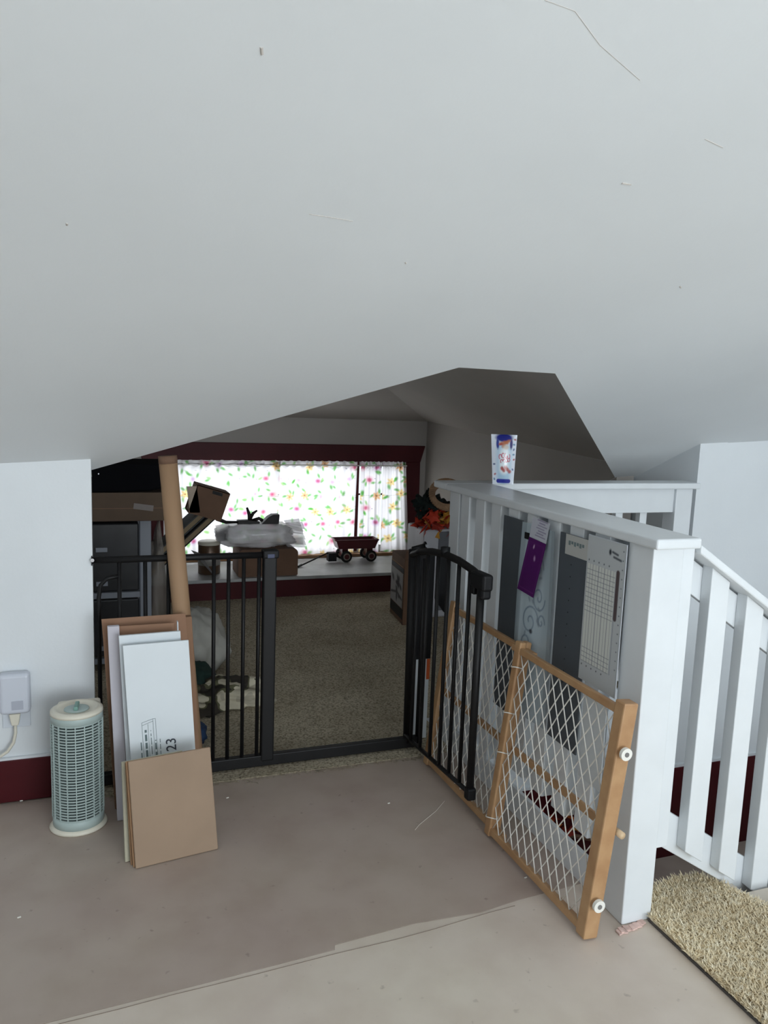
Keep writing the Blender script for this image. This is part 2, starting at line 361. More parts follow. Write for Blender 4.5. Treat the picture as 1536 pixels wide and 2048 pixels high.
M().box((1.24, 1.4, -.9), (XR, 2.72, -.775)).build('floor_landing', FLOORD, kind='structure')
M().box((1.64, 1.40, -.775), (XR, 1.49, -.12)).build('wall_stair_front', WALL, kind='structure')

# frayed carpet edge
fr = []
FRM = mat('frayed_yarn', (168, 158, 136), .9)
m = M()
for i in range(900):
    x = random.uniform(-.03, 1.12); y = 2.497+random.gauss(0, .012)+.02*noise.noise(Vector((x*6, 0, 0))); a = random.uniform(0, 6.28); l = random.uniform(.006, .02)
    p = Vector((x, y, .001)); q = p+Vector((math.cos(a)*l, -abs(math.sin(a))*l, random.uniform(.001, .008)))
    sd = Vector((-(q-p).y, (q-p).x, 0)).normalized()*.0012
    m.add([p-sd, p+sd, q+sd*.3, q-sd*.3+Vector((0, 0, .001))], [(0, 1, 2, 3)])
m.build('carpet_fringe', FRM, kind='stuff', label='frayed beige carpet yarn along the black gate sill', cat='carpet yarn')

# ------------------------------------------------------------------ window seat, window and trim
SY = 4.905
M().box((-.6, SY, 0), (2.33, 5.5, .118)).build('trim_4', MAROON, kind='structure', bevel=.003)
M().box((-.6, SY-.012, .118), (2.33, 5.5, .14)).build('trim_5', SILL, kind='structure', bevel=.004)
wn = bpy.data.objects.new('window_1', None); C.objects.link(wn); wn['kind'] = 'structure'
m = M().prism([(.20, 5.47, .985), (2.31, 5.47, .985), (2.275, 5.47, .86), (.23, 5.47, .86)], (0, .03, 0)); m.build('head_casing', MAROON, wn, bevel=.003)
M().prism([(2.15, 5.474, .86), (2.275, 5.474, .86), (2.285, 5.474, .14), (2.215, 5.474, .14)], (0, .026, 0)).build('side_casing', MAROON, wn, bevel=.003)
M().prism([(.24, 5.474, .86), (.37, 5.474, .86), (.37, 5.474, .14), (.26, 5.474, .14)], (0, .026, 0)).build('side_casing', MAROON, wn, bevel=.003)
M().box((.34, 5.455, .14), (2.22, 5.5, .163)).build('window_stool', mat('oak_strip', (150, 112, 76), .5, var=.1), wn, bevel=.003)
M().box((W0, 5.53, Z0), (W0+.05, 5.57, Z1)).box((W1-.05, 5.53, Z0), (W1, 5.57, Z1)).box((W0, 5.53, Z0), (W1, 5.57, Z0+.04)).box((W0, 5.53, Z1-.04), (W1, 5.57, Z1)).build('window_frame', TRIMW, wn)
M().box((W0, 5.54, .600), (W1, 5.57, .612)).build('sash_rail', MAROON, wn)
M().box((1.764, 5.50, Z0), (1.792, 5.57, Z1)).build('mullion', MAROON, wn)
M().box((1.950, 5.50, Z0), (1.968, 5.57, Z1)).build('mullion', MAROON, wn)
GL = bpy.data.materials.new('window_glass'); GL.use_nodes = True
_n = GL.node_tree.nodes; _t = _n.new('ShaderNodeBsdfTransparent'); _g = _n.new('ShaderNodeBsdfGlossy'); _g.inputs['Roughness'].default_value = .03; _x = _n.new('ShaderNodeMixShader'); _x.inputs[0].default_value = .06
GL.node_tree.links.new(_t.outputs[0], _x.inputs[1]); GL.node_tree.links.new(_g.outputs[0], _x.inputs[2]); GL.node_tree.links.new(_x.outputs[0], _n['Material Output'].inputs[0])
M().box((W0+.03, 5.55, Z0+.02), (1.764, 5.553, Z1-.02)).build('pane', GL, wn)
M().box((1.792, 5.55, Z0+.02), (W1-.03, 5.553, Z1-.02)).build('pane', GL, wn)
M().box((.25, YB-.06, .3), (2.55, YB-.057, 2.0)).build('pane', GL, wf)

CURT = mat_print('floral_cotton', .8, translucent=.72)
PK, YL, GR, PU, OR = (226, 96, 140), (244, 206, 84), (92, 178, 72), (186, 110, 196), (236, 168, 60)
def floral(seed, x0):
    def f(x, y):
        r = random.Random(seed); col = np.tile(np.array(lin((250, 248, 250)))[None], (len(x), 1))
        step = .125; W = x.max(); Hh = y.max(); j = 0
        while j*step < Hh+.1:
            i = 0
            while i*step < W+.1:
                cx = i*step+(j % 2)*step*.5+r.uniform(-.018, .018); cy = j*step*.88+r.uniform(-.018, .018); kind = r.randrange(6)
                if kind in (0, 3):     # rose
                    c = PK if r.random() < .6 else PU
                    stamp(col, x, y, cx, cy, .029, .024, 0, c, .6, .5); stamp(col, x, y, cx+.004, cy, .015, .013, 0, (196, 52, 110), .6, .8)
                elif kind in (1, 4):   # daisy
                    c = YL if r.random() < .6 else OR
                    for k in range(6):
                        a = k*math.pi/3+.3; stamp(col, x, y, cx+math.cos(a)*.018, cy+math.sin(a)*.018, .015, .008, a, c, .5, .75)
                    stamp(col, x, y, cx, cy, .006, .006, 0, (150, 90, 60), .5, .8)
                elif kind == 2:
                    stamp(col, x, y, cx, cy, .018, .015, 0, PU, .7, .6)
                for k in range(3):
                    a = r.uniform(0, 6.28); R1 = .040; stamp(col, x, y, cx+math.cos(a)*R1, cy+math.sin(a)*R1, .019, .009, a+.6, GR if r.random() < .8 else (150, 200, 120), .5, .85)
                if r.random() < .5:
                    stamp(col, x, y, cx+.05, cy+r.uniform(-.02, .02), .004, .004, 0, (90, 70, 110), .5, .7)
                i += 1
            j += 1
        # stitched heading, with a darker line at sash-rail height
        col[np.abs(y-(Hh-.035)) < .003] *= .8
        col[np.abs(y-.435) < .0022] *= .72
        fade = np.clip((y-(Hh-.10))/.10, 0, 1)[:, None]; col[:] = col*(1-.35*(fade > .62))
        col[(y > Hh-.028)] *= .8
        return col
    return f
def curtain(x0, x1, zb, zt_, seed, label, bulge=0., sweep=0., yoff=0., nf=11):
    W = x1-x0; Hh = zt_-zb
    def disp(x, y):
        u = x/W; v = y/Hh
        dy = .010*np.sin(u*nf*math.pi+seed)*(1.15-.5*v)+.005*np.sin(u*nf*2.3*math.pi+seed*2+v*2)
        dy -= .012*np.exp(-((y-(Hh-.03))/.02)**2)*(1+np.sin(u*60))*.5
        dx = sweep*(1-v)*u+bulge*np.sin(v*math.pi)*(u > .97)
        dz = .004*np.sin(u*nf*2*math.pi)*(v > .9)+.004*np.sin(u*nf*math.pi+1)*(v < .05)
        return np.stack([dx, dy, dz], 1)
    t = thing('curtain', label, 'curtain', ((x0+x1)/2, 5.48, zb), group='floral curtains in the low window')
    sheet('curtain_panel', (x0, 5.462+yoff, zb), (W, 0, 0), (0, 0, Hh), int(W/.0036), int(Hh/.0036), floral(seed, x0), CURT, t, disp)
    return t
curtain(.385, 1.175, .172, .862, 3, 'leftmost floral curtain, bright white, behind the grey bag on the sill', sweep=-.02, yoff=-.026)
curtain(1.13, 1.764, .172, .862, 5, 'middle floral curtain hanging right of the grey plastic bag', sweep=-.006)
curtain(1.792, 1.952, .172, .862, 9, 'narrow floral curtain strip hanging behind the red toy wagon', yoff=-.006, sweep=-.004, nf=5)
curtain(1.966, 2.150, .172, .862, 12, 'rightmost floral curtain beside the maroon window trim, yellow flower at its foot', sweep=.05, nf=5)
M().tube([(.36, 5.435, .835), (2.15, 5.435, .835)], .004, 8).build('curtain_rod', WHITEP, wn)

# ------------------------------------------------------------------ things on the window seat
# toy wagon
RED = mat('dark_red_enamel', (84, 20, 28), .3); RUB = mat('black_rubber', (24, 22, 22), .7); HUB = mat('cream_hub', (150, 140, 128), .4)
t = thing('toy_wagon', 'small dark red toy wagon with handle lowered on the window seat', 'toy wagon', (1.73, 5.38, .14))
m = M(); x0, x1, y0, y1, zb, ztp = 1.585, 1.865, 5.315, 5.425, .235, .300
o_ = .022
out = [(x0, y0, zb), (x1, y0, zb), (x1, y1, zb), (x0, y1, zb), (x0-o_, y0-o_/2, ztp), (x1+o_, y0-o_/2, ztp), (x1+o_, y1+o_/2, ztp), (x0-o_, y1+o_/2, ztp)]
i_ = .006
inn = [(x0+i_, y0+i_, zb+i_), (x1-i_, y0+i_, zb+i_), (x1-i_, y1-i_, zb+i_), (x0+i_, y1-i_, zb+i_), (x0-o_+i_, y0-o_/2+i_, ztp), (x1+o_-i_, y0-o_/2+i_, ztp), (x1+o_-i_, y1+o_/2-i_, ztp), (x0-o_+i_, y1+o_/2-i_, ztp)]
m.add(out+inn, [(0,3,2,1),(0,1,5,4),(1,2,6,5),(2,3,7,6),(3,0,4,7),(8,9,10,11),(8,12,13,9),(9,13,14,10),(10,14,15,11),(11,15,12,8),(4,5,13,12),(5,6,14,13),(6,7,15,14),(7,4,12,15)])
m.build('wagon_body', RED, t, bevel=.004)
rim = [(x0-o_, y0-o_/2, ztp), (x1+o_, y0-o_/2, ztp), (x1+o_, y1+o_/2, ztp), (x0-o_, y1+o_/2, ztp), (x0-o_, y0-o_/2, ztp)]
M().tube(rim, .0055, 8).build('rim', RED, t, smooth=True)
for wx in (1.64, 1.83): M().box((wx-.022, 5.335, .176), (wx+.022, 5.405, .236)).build('axle_bracket', RED, t); M().tube([(wx, 5.30, .182), (wx, 5.44, .182)], .006).build('axle', BLACKP, t)
for wx, wy in ((1.64, 5.302), (1.83, 5.302), (1.64, 5.438), (1.83, 5.438)):
    wh = M().lathe((wx, wy-.011, .182), [(.020, 0), (.036, .001), (.0425, .006), (.0425, .016), (.036, .021), (.020, .022)], 24, axis='y').build('wheel', RUB, t, smooth=True)
    M().lathe((wx, wy-.014, .182), [(.007, 0), (.008, .002), (.026, .003), (.030, .006), (.030, .020)], 20, axis='y').build('hub', HUB, wh)
    M().lathe((wx, wy-.016, .182), [(.018, 0), (.018, .004)], 16, axis='y').build('hub_cap', RED, wh)
m = M().tube([(1.60, 5.36, .205), (1.56, 5.33, .205), (1.49, 5.29, .215), (1.275, 5.20, .150)], .0055, 8).tube([(1.25, 5.175, .148), (1.285, 5.225, .152)], .0075, 8)
m.box((1.50, 5.28, .155), (1.56, 5.34, .215))
m.build('handle', BLACKP, t)
t.location.y -= .03
# brown carton
t = thing('carton', 'brown carton with rounded ends under the grey plastic bag', 'box', (1.0, 5.05, .14))
m = M(); r = .03; pts = []
for cx, cz, a0_ in ((1.195-r, .322-r, 0), (.80+r, .322-r, 90), (.80+r, .141+r*.2, 180), (1.195-r, .141+r*.2, 270)):
    rr = r if a0_ < 180 else r*.2
    for k in range(5):
        a = math.radians(a0_+k*22.5); pts.append((cx+(r if cx > 1 else r)*math.cos(a), 4.925, cz+rr*math.sin(a)))
m.prism(pts, (0, .24, 0)); m.build('carton_body', CARDD, t)
M().box((.86, 5.03, .322), (1.12, 5.05, .3225)).build('tape', CARD, t)
# plastic bag bundle
PLAS = mat('grey_plastic_film', (226, 224, 226), .25, alpha=.80, bump=.8, bscale=18, var=.15, scale=6)
t = thing('plastic_bag', 'crumpled translucent grey plastic bag bundle on the brown carton', 'bag', (.95, 5.05, .325))
blob('bundle', (.94, 5.05, .405), (.255, .13, .082), PLAS, t, amp=.22, freq=5, seed=3, seg=72, flat=.326, power=.72)
m = M()
for k in range(9):
    z0_ = .33+k*.018; x_ = 1.13; tip = 1.27-abs(k-3)*.006+random.uniform(-.015, .015)
    m.add([(x_, 4.95+k*.008, z0_), (x_, 5.1, z0_+.012), (tip, 5.08, z0_+.02+random.uniform(-.03, .01)), (tip-.01, 4.96, z0_-.01)], [(0, 1, 2, 3)])
m.build('ragged_edge', PLAS, t, smooth=True)
m = M()
for k in range(7):
    a = k*.5; m.add([(.74, 4.97, .38+k*.016), (.76, 5.08, .40+k*.013), (.665-.008*(k % 2), 5.06, .41+k*.009+random.uniform(-.015, .01)), (.675, 4.98, .375+k*.012)], [(0, 1, 2, 3)])
m.build('gathered_end', PLAS, t, smooth=True)
# dark gadgets on the bag
SIL = mat('dark_bronze', (30, 24, 24), .5)
t = thing('antler_hook', 'small dark forked hook standing up on the grey plastic bag', 'hook', (.89, 4.99, .48))
M().prism([(.80, 4.97, .482), (.945, 4.97, .482), (.945, 4.97, .500), (.87, 4.97, .512), (.80, 4.97, .510)], (0, .05, 0)).build('base', SIL, t, bevel=.003)
M().tube([(.885, 4.99, .50), (.878, 4.99, .545), (.862, 4.99, .592)], .017, 8, .007).tube([(.885, 4.99, .525), (.905, 4.99, .555), (.93, 4.99, .572)], .014, 8, .006).tube([(.90, 4.99, .505), (.94, 4.98, .520), (.965, 4.98, .505)], .012, 8).build('prong', SIL, t, smooth=True)
M().prism([(.955, 4.96, .484), (1.07, 4.96, .484), (1.075, 4.96, .546), (1.03, 4.96, .546), (1.0, 4.96, .53)], (0, .07, 0)).build('wedge_block', SIL, bevel=.003, label='black wedge on the right of the grey plastic bag', cat='wedge')
M().tube([(.66, 4.93, .53), (.72, 4.94, .505), (.80, 4.97, .50)], .014, 8, .008).build('cable_bundle', SIL, smooth=True, label='dark cord between the tilted brown carton and the forked hook', cat='cord')
# tin can
t = thing('tin_can', 'cylindrical tin with cream lid on the window seat by the tube', 'tin', (.635, 5.1, .14))
M().lathe((.635, 5.1, .14), [(.068, 0), (.072, .004), (.072, .19), (.068, .195)], 32).build('can_body', mat('brown_tin', (96, 74, 56), .35, metal=.3), t, smooth=True)
M().lathe((.635, 5.1, .335), [(.074, 0), (.074, .016), (.066, .022)], 32).build('lid', OFFW, t, smooth=True)
M().lathe((.635, 5.1, .20), [(.0732, 0), (.0732, .07)], 32).build('band', mat('pale_band', (150, 146, 140), .4), t, smooth=True)
# grey flap of paper
M().prism([(.50, 4.94, .33), (.56, 4.98, .30), (.66, 4.96, .142), (.655, 4.95, .142)], (0, .004, 0)).build('paper_flap', mat('grey_card', (120, 118, 118), .7), label='grey triangular card hanging in front of the tin', cat='card')
# tilted folders behind the tube
CRE = mat('page_edges', (140, 122, 96), .8)
ax_ = Vector((.73, 0, .68)).normalized(); nz = Vector((-.68, 0, .73)).normalized()
for k, (mm, lab, off, ln) in enumerate(((BLACKP, 'lower black folder tilted up behind the cardboard tube', 0., .60), (mat('dark_slate_folder', (48, 52, 56), .6), 'upper slate folder tilted up behind the cardboard tube', .05, .56))):
    o = Vector((.20+off*-.55, 4.72, .165+off*.95))
    t = thing('folder', lab, 'folder', tuple(o), group=None)
    M().obox(o, ax_*ln, Vector((0, .26, 0)), nz*.006).obox(o+nz*.034, ax_*ln, Vector((0, .26, 0)), nz*.006).obox(o, ax_*.006, Vector((0, .26, 0)), nz*.04).build('cover', mm, t)
    M().obox(o+nz*.007+ax_*.01+Vector((0, .006, 0)), ax_*(ln-.02), Vector((0, .25, 0)), nz*.026).build('pages', CRE, t)
t = thing('carton', 'open brown carton tipped over above the tilted folders', 'box', (.56, 4.8, .54))
A_ = Vector((.19, 0, -.055)); B_ = Vector((-.055, 0, -.165)); D_ = Vector((0, .2, 0)); o = Vector((.515, 4.70, .775))
m = M().obox(o, A_, B_, (0, .005, 0)).obox(o+D_, A_, B_, (0, .005, 0)).obox(o, A_, D_, B_*.03).obox(o+B_, A_, D_, B_*.03).obox(o+A_, B_, D_, A_*.03)
m.build('carton_body', CARDD, t)
M().obox(o, Vector((-.045, 0, -.17)), Vector((.0, .2, 0)), Vector((.004, 0, 0))).obox(o+Vector((-.045, 0, -.17)), Vector((.06, 0, .0)), (0, .004, 0), Vector((-.02, 0, .16))).build('flap', mat('pale_card_inside', (196, 178, 160), .8), t)
M().obox(o+Vector((.09, -.001, -.035)), Vector((.06, 0, -.018)), (0, .001, 0), Vector((-.004, 0, -.02))).build('handle_hole', BLACKP, t)

# ------------------------------------------------------------------ left storage corner
t = thing('storage_drawers', 'white frame drawer unit with dark see-through drawers behind the gate', 'drawers', (-.08, 3.9, 0))
x0, x1, y0, y1 = -.36, .194, 3.7, 4.1
GW = mat('grey_white_plastic', (128, 132, 140), .45)
for px, py in ((x0, y0), (x1-.052, y0), (x0, y1-.05), (x1-.052, y1-.05)): M().box((px, py, 0), (px+.052, py+.05, .72)).build('post', GW, t, bevel=.004)
M().box((x0-.01, y0-.01, .72), (x1+.04, y1, .732)).build('top', GW, t, bevel=.003)
for zc in (.355, .04): M().box((x0, y0+.003, zc), (x1-.05, y0+.03, zc+.026)).build('rail', GW, t)
TRANS = mat('smoky_plastic', (44, 44, 46), .3, var=.3, scale=9)
for zc, hh in ((.385, .15), (.545, .16), (.075, .27)):
    dr = M().box((x0+.055, y0+.012, zc), (x1-.055, y1-.05, zc+hh)).build('drawer', TRANS, t, bevel=.006)
    M().box((-.05, y0+.002, zc+.03), (.0, y0+.012, zc+.05)).build('handle', GW, dr)
t = thing('carton', 'long flat brown carton lying on the white drawer unit', 'box', (-.06, 3.75, .733))
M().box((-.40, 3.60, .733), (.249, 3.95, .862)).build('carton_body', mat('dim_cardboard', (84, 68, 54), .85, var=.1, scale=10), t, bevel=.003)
M().obox((.115, 3.5985, .815), (.085, 0, -.012), (0, .001, 0), (-.003, 0, -.026)).build('paper_label', mat('paper_label', (120, 112, 108), .7), t)
M().box((-.40, 3.599, .79), (.249, 3.6, .793)).build('seam', CARDD, t)
t = thing('black_case', 'black soft case lying on the long brown carton', 'case', (-.05, 3.75, .865))
m = M(); prof = [(-.42, .868), (-.2, .864), (.02, .862), (.18, .868), (.262, .885), (.268, .96), (.25, .992), (-.42, .992)]
m.prism([(x, 3.60, z) for x, z in prof], (0, .3, 0)); m.build('case_body', mat('black_nylon', (9, 9, 12), .9, spec=.1), t, bevel=.012, segs=3)
M().box((-.034, 3.594, .944), (-.030, 3.6, .949)).build('rivet', CHROME, t)
blob('clear_bag', (.235, 3.98, .30), (.045, .10, .34), mat('clear_film', (150, 142, 134), .35, alpha=.55), amp=.25, freq=5, seed=9, flat=.003, label='tall cloudy plastic bag standing right of the drawer unit', cat='bag')

# bag, camo cloth and blue item on the carpet
blob('cloth_bag', (.40, 3.68, .10), (.15, .19, .17), mat('off_white_cloth', (166, 164, 156), .85, bump=.4, bscale=14, var=.12, scale=5), amp=.28, freq=4, seed=14, flat=.003, seg=64, label='slumped off-white cloth bag on the carpet behind the gate bars', cat='bag')
def camo_mat():
    m = bpy.data.materials.new('camouflage_cloth'); m.use_nodes = True; nt = m.node_tree; N = nt.nodes; L = nt.links
    b = N['Principled BSDF']; b.inputs['Roughness'].default_value = .9; tc = N.new('ShaderNodeTexCoord'); n = N.new('ShaderNodeTexNoise'); n.inputs['Scale'].default_value = 11; n.inputs['Detail'].default_value = 1
    n.inputs['Distortion'].default_value = .2
    L.new(tc.outputs['Object'], n.inputs['Vector']); r = N.new('ShaderNodeValToRGB'); r.color_ramp.interpolation = 'CONSTANT'; e = r.color_ramp.elements
    e[0].position = 0; e[0].color = (*lin((52, 46, 38)), 1); e[1].position = .47; e[1].color = (*lin((92, 90, 66)), 1)
    for p, c in ((.52, (196, 188, 166)), (.64, (172, 164, 146))): q = e.new(p); q.color = (*lin(c), 1)
    L.new(n.outputs['Fac'], r.inputs[0]); L.new(r.outputs[0], b.inputs['Base Color']); return m
blob('camouflage_jacket', (.43, 3.20, .035), (.21, .13, .065), camo_mat(), amp=.45, freq=6, seed=21, flat=.003, seg=72, label='crumpled camouflage patterned cloth on the carpet behind the gate', cat='cloth')
blob('dark_green_cloth', (.34, 3.30, .07), (.095, .10, .075), mat('dark_green_cloth', (20, 44, 38), .9), amp=.3, freq=5, seed=4, flat=.003, label='dark green cloth piled against the camouflage cloth', cat='cloth')
blob('blue_cloth', (.30, 2.86, .03), (.05, .09, .04), mat('dark_blue_cloth', (22, 50, 84), .8), amp=.2, seed=5, flat=.003, label='dark blue cloth showing beside the tan board, behind the bars', cat='cloth')

# ------------------------------------------------------------------ right corner: carton, basket
t = thing('carton', 'tall brown carton with black and white printed side, near the open gate', 'box', (1.66, 4.25, 0))
dd = Vector((.03, .295, 0)); uu = Vector((.11, -.004, 0))
o = Vector((1.636, 4.105, .004))
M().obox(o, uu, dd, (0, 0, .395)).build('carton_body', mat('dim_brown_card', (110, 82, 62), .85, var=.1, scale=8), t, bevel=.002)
def pf(x, y):
    col = np.tile(np.array(lin((158, 156, 156)))[None], (len(x), 1)); r = random.Random(4)
    for _ in range(9): stamp(col, x, y, r.uniform(.03, .24), r.uniform(.04, .17), r.uniform(.01, .035), r.uniform(.008, .02), r.uniform(0, 3), (34, 32, 34), .4, .9)
    stamp(col, x, y, .12, .13, .04, .016, 0, (24, 24, 26), .3); stroke(col, x, y, [(.02, .05), (.12, .075), (.26, .05)], .007, (60, 58, 60)); return col
sheet('printed_panel', o+Vector((-.0008, .018, .095)), dd*.93, (0, 0, .21), 70, 50, pf, PRINT, t)
M().obox(o+Vector((-.0012, .01, .03)), dd*.95, (.0006, 0, 0), (0, 0, .06)).build('print_band', BLACKP, t)
M().obox(o+Vector((-.0012, .01, .308)), dd*.95, (.0006, 0, 0), (0, 0, .028)).build('print_band', BLACKP, t)
M().obox(o+Vector((-.0014, .02, .342)), dd*.9, (.0006, 0, 0), (0, 0, .004)).build('tape', CARD, t)
M().obox(o+Vector((0, 0, .397)), uu, Vector((.03, .06, .03)), (0, 0, .003)).build('flap', CARDD, t)
# bin with wicker ring, greenery and autumn leaves
t = thing('white_bin', 'pale grey bin standing under the autumn leaves, right wall', 'bin', (1.98, 4.3, 0))
M().box((1.80, 4.22, .003), (2.20, 4.50, .555)).build('bin_body', mat('pale_bin', (190, 190, 196), .5, var=.1), t, bevel=.012)
M().box((1.895, 4.212, .05), (2.18, 4.219, .54)).build('side_panel', mat('slate_grey', (100, 102, 108), .6), t)
t = thing('autumn_garland', 'red and orange autumn leaf garland on the pale bin', 'garland', (1.9, 4.3, .6))
LF = [mat('leaf_red', (196, 60, 34), .7), mat('leaf_orange', (224, 120, 44), .7), mat('leaf_rust', (150, 44, 30), .7), mat('leaf_gold', (206, 150, 60), .7)]
def leaf(c, s, m_, parent, r):
    R = Matrix.Rotation(r.uniform(0, 6.28), 3, 'Z') @ Matrix.Rotation(r.uniform(-1.2, 1.2), 3, 'X') @ Matrix.Rotation(r.uniform(-1, 1), 3, 'Y')
    n = 10; pts = []
    for k in range(n):
        a = 2*math.pi*k/n; rr = s*(1 if k % 2 == 0 else .55)*(1.25 if k == 0 else 1); pts.append(Vector((rr*math.cos(a), rr*math.sin(a), .12*s*math.sin(3*a))))
    P = [Vector(c)+R@p for p in pts]; cc = Vector(c)+R@Vector((0, 0, .15*s))
    M().add(P+[cc], [(k, (k+1) % n, n) for k in range(n)]).build('leaf', m_, parent)
r = random.Random(8)
for k in range(46): leaf((r.uniform(1.79, 2.10), r.uniform(4.2, 4.36), r.gauss(.595, .04)), r.uniform(.036, .055), LF[r.randrange(4) if k % 3 else 0], t, r)
t = thing('wicker_wreath', 'brown wicker ring tilted over the autumn leaves, by the railing post', 'wreath', (1.95, 4.3, .75))
m = M(); WK = mat('wicker', (164, 130, 100), .8, var=.3, scale=30)
for k in range(7):
    ph = k*.9; pts = []
    for j in range(49):
        a = 2*math.pi*j/48; rr = .105+.014*math.cos(5*a+ph); pts.append((1.955+rr*math.cos(a), 4.25+.03*math.sin(a)+.010*math.sin(5*a+ph), .762+rr*.72*math.sin(a)+.012*math.sin(5*a+ph)))
    m.tube(pts, .0085, 6)
m.build('woven_ring', WK, t, smooth=True)
blob('dark_foliage', (1.86, 4.33, .69), (.085, .07, .07), mat('dark_green_foliage', (24, 36, 34), .9), amp=.7, freq=9, seed=31, label='clump of dark green foliage between leaves and wicker ring', cat='foliage')
blob('dark_foliage', (1.99, 4.38, .655), (.10, .07, .045), mat('grey_green_foliage', (44, 48, 44), .9), amp=.7, freq=9, seed=37, label='grey-green foliage under the wicker ring beside the railing post', cat='foliage')

# ------------------------------------------------------------------ black walk-through gate
GY = 2.565
t = thing('safety_gate', 'black metal walk-through safety gate standing open across the carpeted attic', 'safety gate', (.5, GY, 0))
M().box((-.04, GY-.013, .012), (1.10, GY+.013, .052)).build('threshold_bar', BLACK, t, bevel=.003)
M().tube([(-.045, GY, .772), (.50, GY, .772)], .011, 12).build('top_rail', BLACK, t, smooth=True)
for bx in (.035, .115, .188, .335, .384, .435, .487): M().tube([(bx, GY, .05), (bx, GY, .765)], .0068, 10).build('bar', BLACK, t, smooth=True)
M().tube([(-.028, GY, .05), (-.028, GY, .65), (-.022, GY, .69), (-.002, GY, .712), (.035, GY, .718)], .0068, 10).build('bar', BLACK, t, smooth=True)
M().box((.500, GY-.016, .03), (.546, GY+.016, .775)).build('latch_post', BLACK, t, bevel=.005)
lk = M().box((.497, GY-.022, .762), (.552, GY+.022, .79)).build('latch_cap', BLACKP, t, bevel=.005)
M().box((.512, GY-.0235, .765), (.535, GY-.022, .778)).build('release_button', mat('navy_plastic', (30, 44, 84), .4), lk)
M().tube([(1.058, GY, .03), (1.05, GY, .775)], .0135, 12).build('hinge_post', BLACK, t, smooth=True)
M().tube([(1.05, GY, .775), (1.10, GY+.005, .785)], .010, 10).build('side_brace', BLACK, t, smooth=True)
M().tube([(1.10, GY+.0, .02), (1.10, GY+.0, .74)], .0068, 10).build('bar', BLACK, t, smooth=True)
for p, d_ in (((-.045, GY, .772), -1), ((1.10, GY+.005, .785), 1), ((-.04, GY, .03), -1), ((1.11, GY, .03), 1)):
    b = M().tube([p, (p[0]+.03*d_*.1, p[1], p[2])], .017, 14).build('wall_cup', BLACKP, t, smooth=True)
    M().tube([(p[0], p[1]-.02, p[2]+.004), (p[0], p[1]-.012, p[2]+.004)], .006, 8).build('bolt', CHROME, b)
# the swung-open door
h0 = Vector((1.040, 2.535, 0)); h1 = Vector((1.066, 2.035, 0)); dv = h1-h0
def dp(s, z): return h0+dv*s+Vector((0, 0, z+.006+.020*s))
door = M().tube([dp(0, .756), dp(.12, .775), dp(.3, .790), dp(.5, .796), dp(.7, .790), dp(.87, .776), dp(.97, .762)], .0125, 12).build('door', BLACK, t, smooth=True)
M().tube([dp(0, .066), dp(1, .066)], .0075, 10).build('door_bottom_rail', BLACK, door, smooth=True)
M().tube([dp(.985, .055), dp(.985, .765)], .0125, 12).build('door_post', BLACK, door, smooth=True)
for sx in (.10, .255, .41, .555, .70, .845): M().tube([dp(sx, .066), dp(sx, .785 if .2 < sx < .8 else .77)], .0066, 10).build('door_bar', BLACK, door, smooth=True)
M().obox(dp(.90, .728)-Vector((.018, 0, 0)), dv*.17, (.036, 0, 0), (0, 0, .052)).obox(dp(.99, .70)-Vector((.016, 0, 0)), dv*.07, (.032, 0, 0), (0, 0, .055)).build('latch_housing', BLACKP, door, bevel=.009, segs=3)
M().obox(dp(.90, .705)-Vector((.012, 0, 0)), dv*.04, (.024, 0, 0), (0, 0, .03)).build('latch_lever', BLACKP, door, bevel=.004)
M().obox(dp(.96, .048)-Vector((.015, 0, 0)), dv*.06, (.03, 0, 0), (0, 0, .04)).build('foot_cap', BLACKP, door, bevel=.006)
M().tube([dp(.50, .79), dp(.50, .82)], .016, 12).build('door_knob', BLACKP, door, smooth=True)

# narrow black box with white lower half behind the hinge post, black cloth on the railing
t = thing('narrow_box', 'tall narrow box, black above and white below, behind the gate hinge', 'box', (1.15, 2.66, 0))
M().box((1.112, 2.635, .004), (1.170, 2.69, .328)).build('white_half', WBOARD, t, bevel=.002)
M().box((1.110, 2.632, .328), (1.172, 2.692, .742)).build('black_half', BLACKP, t, bevel=.002)
M().box((1.158, 2.633, .245), (1.171, 2.6348, .327)).build('orange_stripe', mat('orange_print', (214, 96, 40), .6), t)
M().prism([(1.168, 2.60, .745), (1.222, 2.60, .745), (1.222, 2.60, .505), (1.205, 2.60, .52), (1.168, 2.60, .572)], (0, .012, 0)).build('black_cloth', BLACKP, label='black cloth hanging on the railing end above the wooden gate', cat='cloth')

# ------------------------------------------------------------------ railings
t = thing('landing_railing', 'long white railing hung with craft sheets, square newel at its near end', 'railing', (1.26, 2.1, 0))
npost = M().box((1.225, 1.476, 0), (1.315, 1.570, .981)).build('newel_post', TRIMW, t, bevel=.003)
M().box((1.315, 1.492, .185), (1.362, 1.533, .978)).build('half_post', TRIMW, t, bevel=.0025)
M().prism([(1.213, 1.452, .981), (1.345, 1.452, .981), (1.405, 2.655, .981), (1.213, 2.655, .981)], (0, 0, .026)).build('cap_board', TRIMW, t, bevel=.006, segs=3)
M().box((1.262, 1.57, .895), (1.285, 2.62, .981)).build('top_rail', TRIMW, t, bevel=.002)
M().box((1.224, 1.57, .0), (1.236, 2.555, .090)).build('bottom_rail', TRIMW, t, bevel=.002)
M().box((1.225, 2.555, 0), (1.31, 2.635, .981)).build('end_post', TRIMW, t, bevel=.003)
y = 1.645; bal = None
while y < 2.53:
    M().box((1.224, y, .140 if y < 2.02 else .092), (1.262, y+.066, .981)).build('baluster', TRIMW, t, bevel=.002); y += .118
